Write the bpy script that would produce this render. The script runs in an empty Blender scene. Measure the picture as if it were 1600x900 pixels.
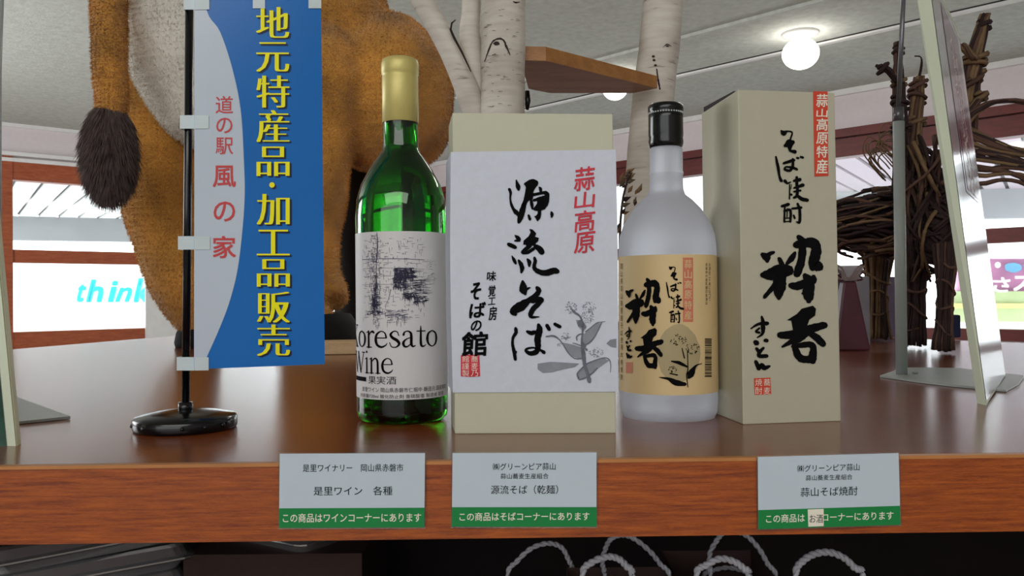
import bpy, bmesh, math, random
from math import sin, cos, pi, radians, sqrt, atan2
from mathutils import Vector, Matrix, noise
from mathutils.geometry import tessellate_polygon
random.seed(7)
S = bpy.context.scene
COL = S.collection

# ------------------------------------------------------------------ camera
F = 1300.0
TZ = 0.90                      # table top height
CH = 0.104                     # lens height above the table top
CAMLOC = Vector((0, 0, TZ + CH))
ROT = (Matrix.Rotation(radians(90 + 0.44), 3, 'X') @ Matrix.Rotation(radians(-0.52), 3, 'Z'))
cd = bpy.data.cameras.new('camera'); cam = bpy.data.objects.new('camera', cd); COL.objects.link(cam)
cam.matrix_world = Matrix.Translation(CAMLOC) @ ROT.to_4x4()
cd.sensor_width = 36; cd.lens = 36 * F / 1600; cd.clip_start = 0.02; cd.clip_end = 200
S.camera = cam

# ------------------------------------------------------------------ world, light, exposure
S.view_settings.view_transform = 'Standard'; S.view_settings.look = 'None'
S.view_settings.gamma = 1; S.view_settings.exposure = 1.2
w = bpy.data.worlds.new('world'); S.world = w; w.use_nodes = True
bg = w.node_tree.nodes['Background']
bg.inputs[0].default_value = (0.93, 0.97, 1.0, 1); bg.inputs[1].default_value = 1.8

def area(name, loc, rot, sx, sy, power, color=(1, 1, 1)):
    l = bpy.data.lights.new(name, 'AREA'); l.shape = 'RECTANGLE'; l.size = sx; l.size_y = sy
    l.energy = power; l.color = color
    o = bpy.data.objects.new(name, l); o.location = loc; o.rotation_euler = rot; COL.objects.link(o)
    return o
area('overhead_fill', (-0.4, -1.9, 2.5), (radians(28), 0, 0), 3.2, 1.2, 20, (1.0, 0.98, 0.95))  # added fill above and behind the camera, imitating room lamps
area('back_fill', (-0.6, -3.6, 1.75), (radians(90), 0, 0), 7.5, 1.7, 40, (0.95, 0.98, 1.0))  # broad fill added behind the camera, no window is built there
area('side_fill', (-4.7, 3.4, 1.7), (radians(96), 0, radians(-72)), 3.4, 1.4, 48, (0.96, 0.98, 1.0))  # fill added out of view to lift the far walls and ceiling
area('overhead_fill', (1.2, 3.6, 2.56), (0, 0, 0), 2.0, 0.5, 12, (1.0, 0.97, 0.93))  # second overhead fill, added above the view

# ------------------------------------------------------------------ pixel helpers (photo measurements -> real points)
def ray(px, py):
    return (ROT @ Vector(((px - 800) / F, (450 - py) / F, -1)))
def P(px, py, Z):
    d = ray(px, py); return CAMLOC + d * (Z / d.y)
def onz(px, py, z):
    d = ray(px, py); return CAMLOC + d * ((z - CAMLOC.z) / d.z)
def T(px, py): return onz(px, py, TZ)
def plane_hit(p0, n):
    p0 = Vector(p0); n = Vector(n)
    def f(px, py):
        d = ray(px, py); return CAMLOC + d * ((p0 - CAMLOC).dot(n) / d.dot(n))
    return f
def cyl_hit(cx, cy, r):
    def f(px, py):
        d = ray(px, py)
        a = d.x**2 + d.y**2; b = 2 * (-cx * d.x - cy * d.y); c = cx * cx + cy * cy - r * r
        disc = max(b * b - 4 * a * c, 0)
        t = (-b - sqrt(disc)) / (2 * a)
        return CAMLOC + d * t
    return f

# ------------------------------------------------------------------ materials
def lin(c):
    return tuple(((v / 255) / 12.92 if v / 255 <= .04045 else ((v / 255 + .055) / 1.055) ** 2.4) for v in c) + (1,)
def mat(name, rgb, rough=.6, metal=0, spec=.5, noise_s=0, noise_a=.12, bump=0, bump_s=None, scale=(1, 1, 1), trans=0, coat=0, ior=1.45, detail=4, sheen=0):
    m = bpy.data.materials.new(name); m.use_nodes = True; nt = m.node_tree
    b = nt.nodes['Principled BSDF']
    b.inputs['Base Color'].default_value = lin(rgb); b.inputs['Roughness'].default_value = rough
    b.inputs['Metallic'].default_value = metal; b.inputs['Specular IOR Level'].default_value = spec
    b.inputs['Transmission Weight'].default_value = trans; b.inputs['Coat Weight'].default_value = coat
    b.inputs['IOR'].default_value = ior
    if sheen: b.inputs['Sheen Weight'].default_value = sheen
    if noise_s or bump:
        tc = nt.nodes.new('ShaderNodeTexCoord'); mp = nt.nodes.new('ShaderNodeMapping')
        mp.inputs['Scale'].default_value = scale
        nt.links.new(tc.outputs['Object'], mp.inputs[0])
        n = nt.nodes.new('ShaderNodeTexNoise'); n.inputs['Scale'].default_value = noise_s or bump_s
        n.inputs['Detail'].default_value = detail
        nt.links.new(mp.outputs[0], n.inputs['Vector'])
        if noise_s:
            r = nt.nodes.new('ShaderNodeValToRGB')
            r.color_ramp.elements[0].position = .3; r.color_ramp.elements[1].position = .7
            c = lin(rgb)
            r.color_ramp.elements[0].color = tuple(v * (1 - noise_a) for v in c[:3]) + (1,)
            r.color_ramp.elements[1].color = tuple(min(1, v * (1 + noise_a)) for v in c[:3]) + (1,)
            nt.links.new(n.outputs['Fac'], r.inputs[0]); nt.links.new(r.outputs[0], b.inputs['Base Color'])
        if bump:
            n2 = n
            if bump_s:
                n2 = nt.nodes.new('ShaderNodeTexNoise'); n2.inputs['Scale'].default_value = bump_s
                n2.inputs['Detail'].default_value = 3; nt.links.new(mp.outputs[0], n2.inputs['Vector'])
            bp = nt.nodes.new('ShaderNodeBump'); bp.inputs['Strength'].default_value = bump; bp.inputs['Distance'].default_value = .004
            nt.links.new(n2.outputs['Fac'], bp.inputs['Height']); nt.links.new(bp.outputs[0], b.inputs['Normal'])
    return m
def emis(name, rgb, s):
    m = bpy.data.materials.new(name); m.use_nodes = True; nt = m.node_tree; nt.nodes.clear()
    e = nt.nodes.new('ShaderNodeEmission'); e.inputs[0].default_value = lin(rgb); e.inputs[1].default_value = s
    o = nt.nodes.new('ShaderNodeOutputMaterial'); nt.links.new(e.outputs[0], o.inputs[0]); return m
def clear(name, tint=(255, 255, 255), rough=.05, fac=.12, facing=.5, haze=0):
    """thin clear film or pane: transparent plus a fresnel gloss"""
    m = bpy.data.materials.new(name); m.use_nodes = True; nt = m.node_tree; nt.nodes.clear()
    t = nt.nodes.new('ShaderNodeBsdfTransparent'); t.inputs[0].default_value = lin(tint)
    g = nt.nodes.new('ShaderNodeBsdfGlossy'); g.inputs['Roughness'].default_value = rough
    lw = nt.nodes.new('ShaderNodeLayerWeight'); lw.inputs[0].default_value = facing
    mx = nt.nodes.new('ShaderNodeMath'); mx.operation = 'MULTIPLY_ADD'; mx.inputs[1].default_value = .6; mx.inputs[2].default_value = fac * .3
    nt.links.new(lw.outputs['Fresnel'], mx.inputs[0])
    ms = nt.nodes.new('ShaderNodeMixShader'); nt.links.new(mx.outputs[0], ms.inputs[0])
    nt.links.new(t.outputs[0], ms.inputs[1]); nt.links.new(g.outputs[0], ms.inputs[2])
    o = nt.nodes.new('ShaderNodeOutputMaterial'); out = ms.outputs[0]
    if haze:
        d = nt.nodes.new('ShaderNodeBsdfDiffuse'); d.inputs[0].default_value = (.8, .82, .84, 1)
        m2 = nt.nodes.new('ShaderNodeMixShader'); m2.inputs[0].default_value = haze; nt.links.new(out, m2.inputs[1]); nt.links.new(d.outputs[0], m2.inputs[2]); out = m2.outputs[0]
    nt.links.new(out, o.inputs[0]); return m
def wood(name, c1, c2, rough, axis_scale, coat=0, s=9):
    m = bpy.data.materials.new(name); m.use_nodes = True; nt = m.node_tree; b = nt.nodes['Principled BSDF']
    tc = nt.nodes.new('ShaderNodeTexCoord'); mp = nt.nodes.new('ShaderNodeMapping'); mp.inputs['Scale'].default_value = axis_scale
    nt.links.new(tc.outputs['Object'], mp.inputs[0])
    n = nt.nodes.new('ShaderNodeTexNoise'); n.inputs['Scale'].default_value = s; n.inputs['Detail'].default_value = 8; n.inputs['Roughness'].default_value = .7
    n3 = nt.nodes.new('ShaderNodeTexNoise'); n3.inputs['Scale'].default_value = s * 12; n3.inputs['Detail'].default_value = 2
    nt.links.new(mp.outputs[0], n.inputs['Vector']); nt.links.new(mp.outputs[0], n3.inputs['Vector'])
    r = nt.nodes.new('ShaderNodeValToRGB'); r.color_ramp.elements[0].position = .32; r.color_ramp.elements[1].position = .68
    r.color_ramp.elements[0].color = lin(c1); r.color_ramp.elements[1].color = lin(c2)
    mxx = nt.nodes.new('ShaderNodeMath'); mxx.operation = 'MULTIPLY_ADD'; mxx.inputs[1].default_value = .35
    sub = nt.nodes.new('ShaderNodeMath'); sub.operation = 'SUBTRACT'; sub.inputs[1].default_value = .175
    nt.links.new(n3.outputs['Fac'], mxx.inputs[0]); nt.links.new(n.outputs['Fac'], sub.inputs[0]); nt.links.new(sub.outputs[0], mxx.inputs[2])
    nt.links.new(mxx.outputs[0], r.inputs[0]); nt.links.new(r.outputs[0], b.inputs['Base Color'])
    b.inputs['Roughness'].default_value = rough; b.inputs['Coat Weight'].default_value = coat; b.inputs['Coat Roughness'].default_value = .2
    bp = nt.nodes.new('ShaderNodeBump'); bp.inputs['Strength'].default_value = .08; bp.inputs['Distance'].default_value = .002
    nt.links.new(n.outputs['Fac'], bp.inputs['Height']); nt.links.new(bp.outputs[0], b.inputs['Normal'])
    return m

M = {}
M['ceiling'] = mat('ceiling_board', (206, 209, 202), .9, noise_s=22, noise_a=.1, bump=.5, bump_s=60)
M['wall'] = mat('wall_paper', (236, 226, 228), .9, noise_s=30, noise_a=.02)
M['white'] = mat('white_paint', (246, 245, 243), .35, noise_s=14, noise_a=.03)
M['floor'] = mat('floor_vinyl', (150, 140, 128), .35, noise_s=6, noise_a=.1)
M['glow_wood'] = wood('orange_glow_window_wood', (156, 74, 42), (192, 104, 66), .45, (1, 1, 6))  # base colour lightened so the backlit frames carry a painted glow
M['redwood'] = wood('red_brown_window_wood', (84, 14, 7), (118, 28, 14), .4, (1, 1, 6))
M['table_top'] = wood('varnished_table_top', (100, 46, 18), (136, 68, 30), .23, (.5, 5, 3), coat=.2, s=18)
M['table_front'] = wood('table_edge_veneer', (112, 42, 4), (176, 88, 20), .42, (1.0, 6, 16), s=26)
M['edge_strip'] = mat('pale_edge_strip', (180, 120, 66), .4, noise_s=30)
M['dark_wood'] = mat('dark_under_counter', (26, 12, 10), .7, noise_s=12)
M['black'] = mat('black_plastic', (10, 10, 12), .18, noise_s=40, noise_a=.05)
M['blackmat'] = mat('black_soft', (16, 13, 12), .7, noise_s=30)
M['ink'] = mat('black_ink', (13, 12, 13), .9, spec=.1, noise_s=90, noise_a=.2)
M['cream_card'] = mat('cream_card', (192, 191, 166), .55, noise_s=120, noise_a=.015)
M['grey_card'] = mat('beige_grey_card', (182, 178, 156), .55, noise_s=120, noise_a=.015)
M['paper'] = mat('white_washi', (205, 211, 222), .8, noise_s=200, noise_a=.03)
M['labelpaper'] = mat('bottle_label_paper', (205, 203, 202), .5, noise_s=60, noise_a=.02)
M['red'] = mat('red_ink', (196, 40, 58), .6, noise_s=120, noise_a=.2)
M['orange'] = mat('vermilion_ink', (205, 66, 40), .5, noise_s=120, noise_a=.08)
M['whiteink'] = mat('white_ink', (232, 226, 208), .6, noise_s=60, noise_a=.02)
M['greyink'] = mat('grey_wash_ink', (138, 142, 150), .8, noise_s=90, noise_a=.12)
M['greyink2'] = mat('mid_grey_ink', (104, 106, 116), .8, noise_s=160, noise_a=.25)
M['pencil'] = mat('pencil_grey_ink', (96, 94, 112), .8, noise_s=200, noise_a=.3)
M['pencil_dark'] = mat('dark_etching_ink', (38, 36, 58), .8, noise_s=200, noise_a=.3)
M['blue'] = mat('blue_vinyl', (6, 108, 190), .22, noise_s=8, noise_a=.05)
M['flagwhite'] = mat('pale_blue_vinyl', (196, 208, 220), .22, noise_s=10, noise_a=.02)
M['tab'] = mat('clear_tape_tab', (206, 220, 222), .3, noise_s=50, noise_a=.04)
M['yellow'] = mat('yellow_print', (250, 244, 6), .35, noise_s=30, noise_a=.03)
M['navy'] = mat('navy_shadow_print', (8, 30, 62), .3, noise_s=30, noise_a=.03)
M['flagred'] = mat('brick_red_print', (204, 70, 72), .3, noise_s=30, noise_a=.04)
M['cardwhite'] = mat('card_white', (190, 203, 212), .35, noise_s=40, noise_a=.01)
M['cardgreen'] = mat('card_green', (12, 128, 62), .35, noise_s=40, noise_a=.03)
M['gold'] = mat('matt_gold_capsule', (204, 190, 116), .42, metal=.25, noise_s=60, noise_a=.04)
M['tan'] = mat('tan_label', (214, 188, 138), .6, noise_s=9, noise_a=.07)
M['palered'] = mat('pale_red_strip', (204, 120, 92), .6, noise_s=30, noise_a=.06)
M['tanmoon'] = mat('grey_tan_moon', (172, 156, 116), .6, noise_s=20, noise_a=.07)
M['film'] = clear('clear_film')
M['pane'] = clear('window_pane', (250, 253, 253))
M['pet'] = clear('clear_container_plastic', (225, 232, 235), .18, 1.1, .8, .13)
M['cord'] = mat('white_paper_cord', (170, 170, 176), .6, noise_s=200, noise_a=.1)
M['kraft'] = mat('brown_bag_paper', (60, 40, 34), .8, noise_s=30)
M['metalgrey'] = mat('grey_enamel_metal', (168, 174, 172), .4, noise_s=20, noise_a=.03)
M['darkmetal'] = mat('brushed_dark_metal', (112, 112, 116), .3, metal=.6, noise_s=40, noise_a=.05)
M['panel_edge'] = mat('pale_green_panel_edge', (206, 214, 190), .5, noise_s=20, noise_a=.03)
M['panel_edge2'] = mat('cream_panel_edge', (214, 212, 170), .5, noise_s=20, noise_a=.03)
M['panel_face'] = mat('glossy_panel_face', (204, 200, 206), .12, noise_s=6, noise_a=.03, spec=.7)
M['panel_print'] = mat('mauve_panel_print', (146, 110, 132), .14, noise_s=12, noise_a=.15, spec=.7)
M['panel_print2'] = mat('dark_rose_panel_print', (122, 60, 84), .14, noise_s=20, noise_a=.2, spec=.7)
M['leafprint'] = mat('dark_green_leafy_print', (30, 70, 54), .3, noise_s=60, noise_a=.8)
M['plush'] = mat('golden_brown_plush', (206, 146, 62), .95, noise_s=11, noise_a=.36, bump=1, bump_s=330, sheen=.3)
M['plush_dark'] = mat('dark_plush', (90, 44, 18), .95, noise_s=20, noise_a=.3, bump=1, bump_s=300)
M['plush_cream'] = mat('cream_plush', (230, 226, 214), .95, noise_s=16, noise_a=.12, bump=1, bump_s=240, scale=(1, 1, .4))
M['tuft'] = mat('dark_brown_tuft', (92, 78, 74), .8, noise_s=60, noise_a=.4)
M['hoof'] = mat('black_felt_hoof_and_leg_shade', (14, 11, 11), .9, noise_s=40)
M['boardwood'] = wood('shelf_board_wood', (142, 92, 44), (178, 124, 66), .45, (1, 5, 5), s=10)
M['palewood'] = wood('pale_plank_wood', (196, 160, 116), (216, 184, 140), .5, (1, 5, 5), s=10)
M['vine'] = mat('brown_vine', (84, 58, 46), .75, noise_s=40, noise_a=.35, bump=.5, bump_s=120)
M['vine2'] = mat('olive_vine', (112, 88, 60), .75, noise_s=40, noise_a=.3, bump=.5, bump_s=120)
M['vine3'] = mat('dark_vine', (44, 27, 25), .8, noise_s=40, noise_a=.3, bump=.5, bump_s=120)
M['leaf'] = mat('dry_leaf', (86, 76, 60), .8, noise_s=60, noise_a=.3)
M['pinkfilm'] = mat('pink_ribbon', (84, 34, 48), .35, noise_s=20, noise_a=.2)
M['lilac'] = mat('lilac_wrap', (112, 100, 124), .6, noise_s=10, noise_a=.2)
M['outwhite'] = mat('white_exterior_board', (246, 246, 244), .7, noise_s=5, noise_a=.01)
M['outgrey'] = mat('grey_exterior_beam', (150, 152, 154), .7, noise_s=5, noise_a=.03)
M['cyan'] = mat('cyan_letters', (20, 190, 200), .5, noise_s=5, noise_a=.02)
M['navybox'] = mat('navy_cloth', (24, 30, 66), .8, noise_s=20)
M['bulb'] = emis('glowing_bulb', (255, 250, 240), 3.2)

def birch_mat():
    m = bpy.data.materials.new('birch_bark'); m.use_nodes = True; nt = m.node_tree; b = nt.nodes['Principled BSDF']
    tc = nt.nodes.new('ShaderNodeTexCoord')
    mp = nt.nodes.new('ShaderNodeMapping'); mp.inputs['Scale'].default_value = (22, 22, 150); nt.links.new(tc.outputs['Object'], mp.inputs[0])
    n = nt.nodes.new('ShaderNodeTexNoise'); n.inputs['Scale'].default_value = 1; n.inputs['Detail'].default_value = 5; nt.links.new(mp.outputs[0], n.inputs['Vector'])
    r = nt.nodes.new('ShaderNodeValToRGB'); e = r.color_ramp.elements
    e[0].position = .27; e[0].color = lin((138, 126, 114)); e[1].position = .36; e[1].color = lin((206, 198, 186))
    x = e.new(.7); x.color = lin((222, 216, 204))
    nt.links.new(n.outputs['Fac'], r.inputs[0])
    n2 = nt.nodes.new('ShaderNodeTexNoise'); n2.inputs['Scale'].default_value = 9; nt.links.new(tc.outputs['Object'], n2.inputs['Vector'])
    r2 = nt.nodes.new('ShaderNodeValToRGB'); r2.color_ramp.elements[0].position = .35; r2.color_ramp.elements[0].color = (.72, .70, .68, 1)
    r2.color_ramp.elements[1].position = .6; r2.color_ramp.elements[1].color = (1, 1, 1, 1); nt.links.new(n2.outputs['Fac'], r2.inputs[0])
    mx = nt.nodes.new('ShaderNodeMix'); mx.data_type = 'RGBA'; mx.blend_type = 'MULTIPLY'; mx.inputs[0].default_value = 1
    nt.links.new(r.outputs[0], mx.inputs[6]); nt.links.new(r2.outputs[0], mx.inputs[7]); nt.links.new(mx.outputs[2], b.inputs['Base Color'])
    b.inputs['Roughness'].default_value = .75
    bp = nt.nodes.new('ShaderNodeBump'); bp.inputs['Strength'].default_value = .4; bp.inputs['Distance'].default_value = .002
    nt.links.new(n.outputs['Fac'], bp.inputs['Height']); nt.links.new(bp.outputs[0], b.inputs['Normal'])
    return m
M['birch'] = birch_mat()

def glass(name, rgb, rough, ior=1.5):
    m = bpy.data.materials.new(name); m.use_nodes = True; nt = m.node_tree; b = nt.nodes['Principled BSDF']
    b.inputs['Base Color'].default_value = rgb; b.inputs['Transmission Weight'].default_value = 1
    b.inputs['Roughness'].default_value = rough; b.inputs['IOR'].default_value = ior
    return m
M['greenglass'] = glass('green_glass', (.032, .40, .026, 1), .01)
M['wine'] = glass('pale_green_wine', (.70, .92, .45, 1), 0, 1.34)
def frosted():
    m = bpy.data.materials.new('frosted_glass'); m.use_nodes = True; nt = m.node_tree; nt.nodes.clear()
    g = nt.nodes.new('ShaderNodeBsdfPrincipled'); g.inputs['Base Color'].default_value = (.86, .88, .93, 1)
    g.inputs['Transmission Weight'].default_value = 1; g.inputs['Roughness'].default_value = .55; g.inputs['IOR'].default_value = 1.25
    tr = nt.nodes.new('ShaderNodeBsdfTranslucent'); tr.inputs[0].default_value = (.8, .82, .88, 1)
    df = nt.nodes.new('ShaderNodeBsdfDiffuse'); df.inputs[0].default_value = (.66, .68, .74, 1)
    a = nt.nodes.new('ShaderNodeMixShader'); a.inputs[0].default_value = .5; nt.links.new(tr.outputs[0], a.inputs[1]); nt.links.new(df.outputs[0], a.inputs[2])
    c = nt.nodes.new('ShaderNodeMixShader'); c.inputs[0].default_value = .6; nt.links.new(g.outputs[0], c.inputs[1]); nt.links.new(a.outputs[0], c.inputs[2])
    o = nt.nodes.new('ShaderNodeOutputMaterial'); nt.links.new(c.outputs[0], o.inputs[0]); return m
M['frost'] = frosted()

# ------------------------------------------------------------------ object helpers
def link_mesh(name, me, m, parent=None, smooth=False):
    if m is not None and not me.materials: me.materials.append(m)
    if smooth:
        for p in me.polygons: p.use_smooth = True
    o = bpy.data.objects.new(name, me); COL.objects.link(o)
    if parent is not None:
        o.parent = parent
        o.matrix_parent_inverse = Matrix.Identity(4)
        o.location = -parent_origin(parent)
    return o
ORIG = {}
def parent_origin(p):
    v = ORIG.get(p.name, Vector((0, 0, 0)))
    return v
def obj(name, bm, m, parent=None, smooth=False):
    me = bpy.data.meshes.new(name); bm.normal_update(); bm.to_mesh(me); bm.free()
    o = link_mesh(name, me, m, parent, smooth)
    ORIG[o.name] = parent_origin(parent) if False else Vector((0, 0, 0))
    return o
# a part's mesh is written in world coordinates; the object sits at minus the thing's base so that it lands right
def thing(name, label, cat, loc=(0, 0, 0), group=None):
    o = bpy.data.objects.new(name, None); COL.objects.link(o); o.empty_display_size = .05
    o.location = loc; o['label'] = label; o['category'] = cat
    if group: o['group'] = group
    ORIG[o.name] = Vector(loc)
    return o
def tag(o, label, cat, group=None):
    o['label'] = label; o['category'] = cat
    if group: o['group'] = group
    return o
def struct(name, bm, m, parent=None, smooth=False):
    o = obj(name, bm, m, parent, smooth)
    if parent is None: o['kind'] = 'structure'
    return o
def quadbox(bm, a, b, c, h):
    """box on plan parallelogram a,b,c(back of a) , height vector h"""
    a, b, c = Vector(a), Vector(b), Vector(c); d = b + (c - a); h = Vector(h)
    hexa(bm, [a, b, d, c], [a + h, b + h, d + h, c + h])
def hexa(bm, lo, hi):
    v = [bm.verts.new(p) for p in lo + hi]; n = len(lo)
    bm.faces.new(v[:n][::-1]); bm.faces.new(v[n:])
    for i in range(n): bm.faces.new((v[i], v[(i + 1) % n], v[n + (i + 1) % n], v[n + i]))
def box(bm, x0, x1, y0, y1, z0, z1):
    hexa(bm, [Vector(p) for p in ((x0, y0, z0), (x1, y0, z0), (x1, y1, z0), (x0, y1, z0))], [Vector(p) for p in ((x0, y0, z1), (x1, y0, z1), (x1, y1, z1), (x0, y1, z1))])
def bevel(bm, w, seg=2):
    bmesh.ops.recalc_face_normals(bm, faces=bm.faces)
    bmesh.ops.bevel(bm, geom=list(bm.edges), offset=w, segments=seg, affect='EDGES', profile=.6)
def prism(bm, pts, off):
    """closed outline pts (3d, coplanar) extruded by vector off"""
    n = len(pts); off = Vector(off)
    A = [bm.verts.new(p) for p in pts]; B = [bm.verts.new(Vector(p) + off) for p in pts]
    tri = tessellate_polygon([[Vector(p) for p in pts]])
    for t in tri:
        bm.faces.new([A[i] for i in t]); bm.faces.new([B[i] for i in t][::-1])
    for i in range(n): bm.faces.new((A[i], A[(i + 1) % n], B[(i + 1) % n], B[i]))
    bmesh.ops.recalc_face_normals(bm, faces=bm.faces)
def lathe(bm, cx, cy, prof, n=64, tilt=None, closed=False):
    rings = []
    for r, z in prof:
        if r < 1e-6: rings.append([bm.verts.new((cx, cy, z))])
        else: rings.append([bm.verts.new((cx + r * cos(2 * pi * i / n), cy + r * sin(2 * pi * i / n), z)) for i in range(n)])
    for a, b in zip(rings, rings[1:]):
        for i in range(n):
            j = (i + 1) % n
            if len(a) == 1 and len(b) == 1: continue
            if len(a) == 1: bm.faces.new((a[0], b[j], b[i]))
            elif len(b) == 1: bm.faces.new((a[i], a[j], b[0]))
            else: bm.faces.new((a[i], a[j], b[j], b[i]))
    bmesh.ops.recalc_face_normals(bm, faces=bm.faces)
def tube(bm, pts, rad, n=6, cap=True):
    pts = [Vector(p) for p in pts]; rings = []
    if not isinstance(rad, (list, tuple)): rad = [rad] * len(pts)
    up = Vector((.13, .31, .94))
    for i, p in enumerate(pts):
        t = (pts[min(i + 1, len(pts) - 1)] - pts[max(i - 1, 0)])
        if t.length < 1e-9: t = Vector((0, 0, 1))
        t.normalize(); a = t.cross(up)
        if a.length < .05: a = t.cross(Vector((1, 0, 0)))
        a.normalize(); b = t.cross(a); up = b.cross(t) if False else up
        rings.append([bm.verts.new(p + (a * cos(2 * pi * k / n) + b * sin(2 * pi * k / n)) * rad[i]) for k in range(n)])
    for r0, r1 in zip(rings, rings[1:]):
        for k in range(n): bm.faces.new((r0[k], r0[(k + 1) % n], r1[(k + 1) % n], r1[k]))
    if cap: bm.faces.new(rings[0][::-1]); bm.faces.new(rings[-1])
def smooth_path(pts, k=6):
    pts = [Vector(p) for p in pts]; out = []
    q = [pts[0] * 2 - pts[1]] + pts + [pts[-1] * 2 - pts[-2]]
    for i in range(1, len(q) - 2):
        for s in range(k):
            t = s / k
            out.append(.5 * ((2 * q[i]) + (-q[i - 1] + q[i + 1]) * t + (2 * q[i - 1] - 5 * q[i] + 4 * q[i + 1] - q[i + 2]) * t * t + (-q[i - 1] + 3 * q[i] - 3 * q[i + 1] + q[i + 2]) * t ** 3))
    out.append(pts[-1]); return out

# ------------------------------------------------------------------ flat print, laid out in the photo's pixels and projected on the real face
_glyph = {}
def glyph(s, offset=0.0):
    k = (s, offset)
    if k not in _glyph:
        c = bpy.data.curves.new('t', 'FONT'); c.body = s; c.size = 1; c.resolution_u = 3; c.offset = offset
        o = bpy.data.objects.new('t', c); COL.objects.link(o)
        me = bpy.data.meshes.new_from_object(o.evaluated_get(bpy.context.evaluated_depsgraph_get()))
        vs = [(v.co.x, v.co.y) for v in me.vertices]; fs = [tuple(p.vertices) for p in me.polygons]
        bpy.data.objects.remove(o); bpy.data.curves.remove(c); bpy.data.meshes.remove(me)
        _glyph[k] = (vs, fs)
    return _glyph[k]
class Ink:
    def __init__(s): s.v = []; s.f = []; s.l = []; s.n = 0
    def add(s, vs, fs):
        o = len(s.v); s.v += vs; s.f += [tuple(i + o for i in f) for f in fs]; s.n += 1; s.l += [s.n] * len(vs)
    def text(s, t, x0, y0, x1, y1, offset=0.0, slant=0, tilt=0, hthick=0, natural=False):
        bold = max(offset, 0) * (y1 - y0) * .75; vs, fs = glyph(t, min(offset, 0))
        if not vs: return
        ax, bx = min(v[0] for v in vs), max(v[0] for v in vs); ay, by = min(v[1] for v in vs), max(v[1] for v in vs)
        def m(v, dx=0, dy=0):
            a = (v[0] - ax) / max(bx - ax, 1e-6); b = (v[1] - ay) / max(by - ay, 1e-6)
            x = x0 + a * (x1 - x0) + slant * (b - .5) + dx; y = y1 + (y0 - y1) * b + tilt * (a - .5) + dy
            return (x, y)
        if bold > .08: sh = [(-bold, -bold), (bold, -bold), (bold, bold), (-bold, bold)]
        elif hthick: sh = [(-hthick, 0), (-hthick / 3, 0), (hthick / 3, 0), (hthick, 0)]
        else: sh = [(0, 0)]
        for dx, dy in sh: s.add([m(v, dx, dy) for v in vs], fs)
    def poly(s, pts):
        tr = tessellate_polygon([[Vector((p[0], p[1], 0)) for p in pts]])
        s.add([tuple(p[:2]) for p in pts], [tuple(t) for t in tr])
    def stroke(s, pts, rough=.08, taper=False, k=5):
        P3 = smooth_path([Vector((p[0], p[1], p[2])) for p in pts], k); n = len(P3); L = []; R = []
        for i, p in enumerate(P3):
            t = P3[min(i + 1, n - 1)] - P3[max(i - 1, 0)]; t.z = 0
            if t.length < 1e-6: t = Vector((1, 0, 0))
            t.normalize(); nx, ny = -t.y, t.x; hw = max(p.z, .1) / 2
            a = hw * (1 + random.uniform(-rough, rough)); b = hw * (1 + random.uniform(-rough, rough))
            L.append((p.x + nx * a, p.y + ny * a)); R.append((p.x - nx * b, p.y - ny * b))
        vs = L + R; fs = [(i, i + 1, n + i + 1, n + i) for i in range(n - 1)]
        s.add(vs, fs)
        for e in (0, n - 1):
            p = P3[e]; s.disc(p.x, p.y, max(p.z, .1) / 2 * .92, 8, rough)
    def disc(s, x, y, r, n=10, rough=0, ry=None):
        ry = ry or r
        s.add([(x, y)] + [(x + r * (1 + random.uniform(-rough, rough)) * cos(2 * pi * i / n), y + ry * (1 + random.uniform(-rough, rough)) * sin(2 * pi * i / n)) for i in range(n)],
              [(0, i + 1, (i + 1) % n + 1) for i in range(n)])
    def rect(s, x0, y0, x1, y1): s.add([(x0, y0), (x1, y0), (x1, y1), (x0, y1)], [(0, 1, 2, 3)])
    def zoomed(s, ox, oy, sc, strokes, polys=(), rough=.08, fat=1.3):
        """strokes in the coordinates of an enlarged crop"""
        for st in strokes: s.stroke([(ox + p[0] * sc, oy + p[1] * sc, p[2] * sc * fat) for p in st], rough)
        for pl in polys: s.poly([(ox + p[0] * sc, oy + p[1] * sc) for p in pl])
    def shift(s, f):
        t = Ink(); t.v = [f(*p) for p in s.v]; t.f = list(s.f); t.l = list(s.l); t.n = s.n; return t
    def build(s, name, surf, m, parent, cut=None, cuty=None):
        bm = bmesh.new(); vs = [bm.verts.new((x, y, (l % 30) * 3e-6)) for (x, y), l in zip(s.v, s.l)]
        for f in s.f:
            try: bm.faces.new([vs[i] for i in f])
            except ValueError: pass
        if cut and s.v:
            a = min(p[0] for p in s.v); b = max(p[0] for p in s.v); x = a + cut
            while x < b:
                bmesh.ops.bisect_plane(bm, geom=bm.verts[:] + bm.edges[:] + bm.faces[:], plane_co=(x, 0, 0), plane_no=(1, 0, 0)); x += cut
        for v in bm.verts:
            h = v.co.z; p = surf(v.co.x, v.co.y); v.co = p + (CAMLOC - p).normalized() * h
        bm.normal_update()
        fl = [f for f in bm.faces if f.normal.dot(CAMLOC - f.calc_center_median()) < 0]
        if fl: bmesh.ops.reverse_faces(bm, faces=fl)
        return obj(name, bm, m, parent)

# ================================================================== ROOM
CEIL = 2.60
a1, a2 = radians(50), radians(-46)
D1 = Vector((sin(a1), cos(a1), 0)); D2 = Vector((sin(a2), cos(a2), 0))        # both recede towards the corner
Q1 = onz(18, 193, CEIL); Q2 = onz(1300, 144, CEIL)
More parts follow.
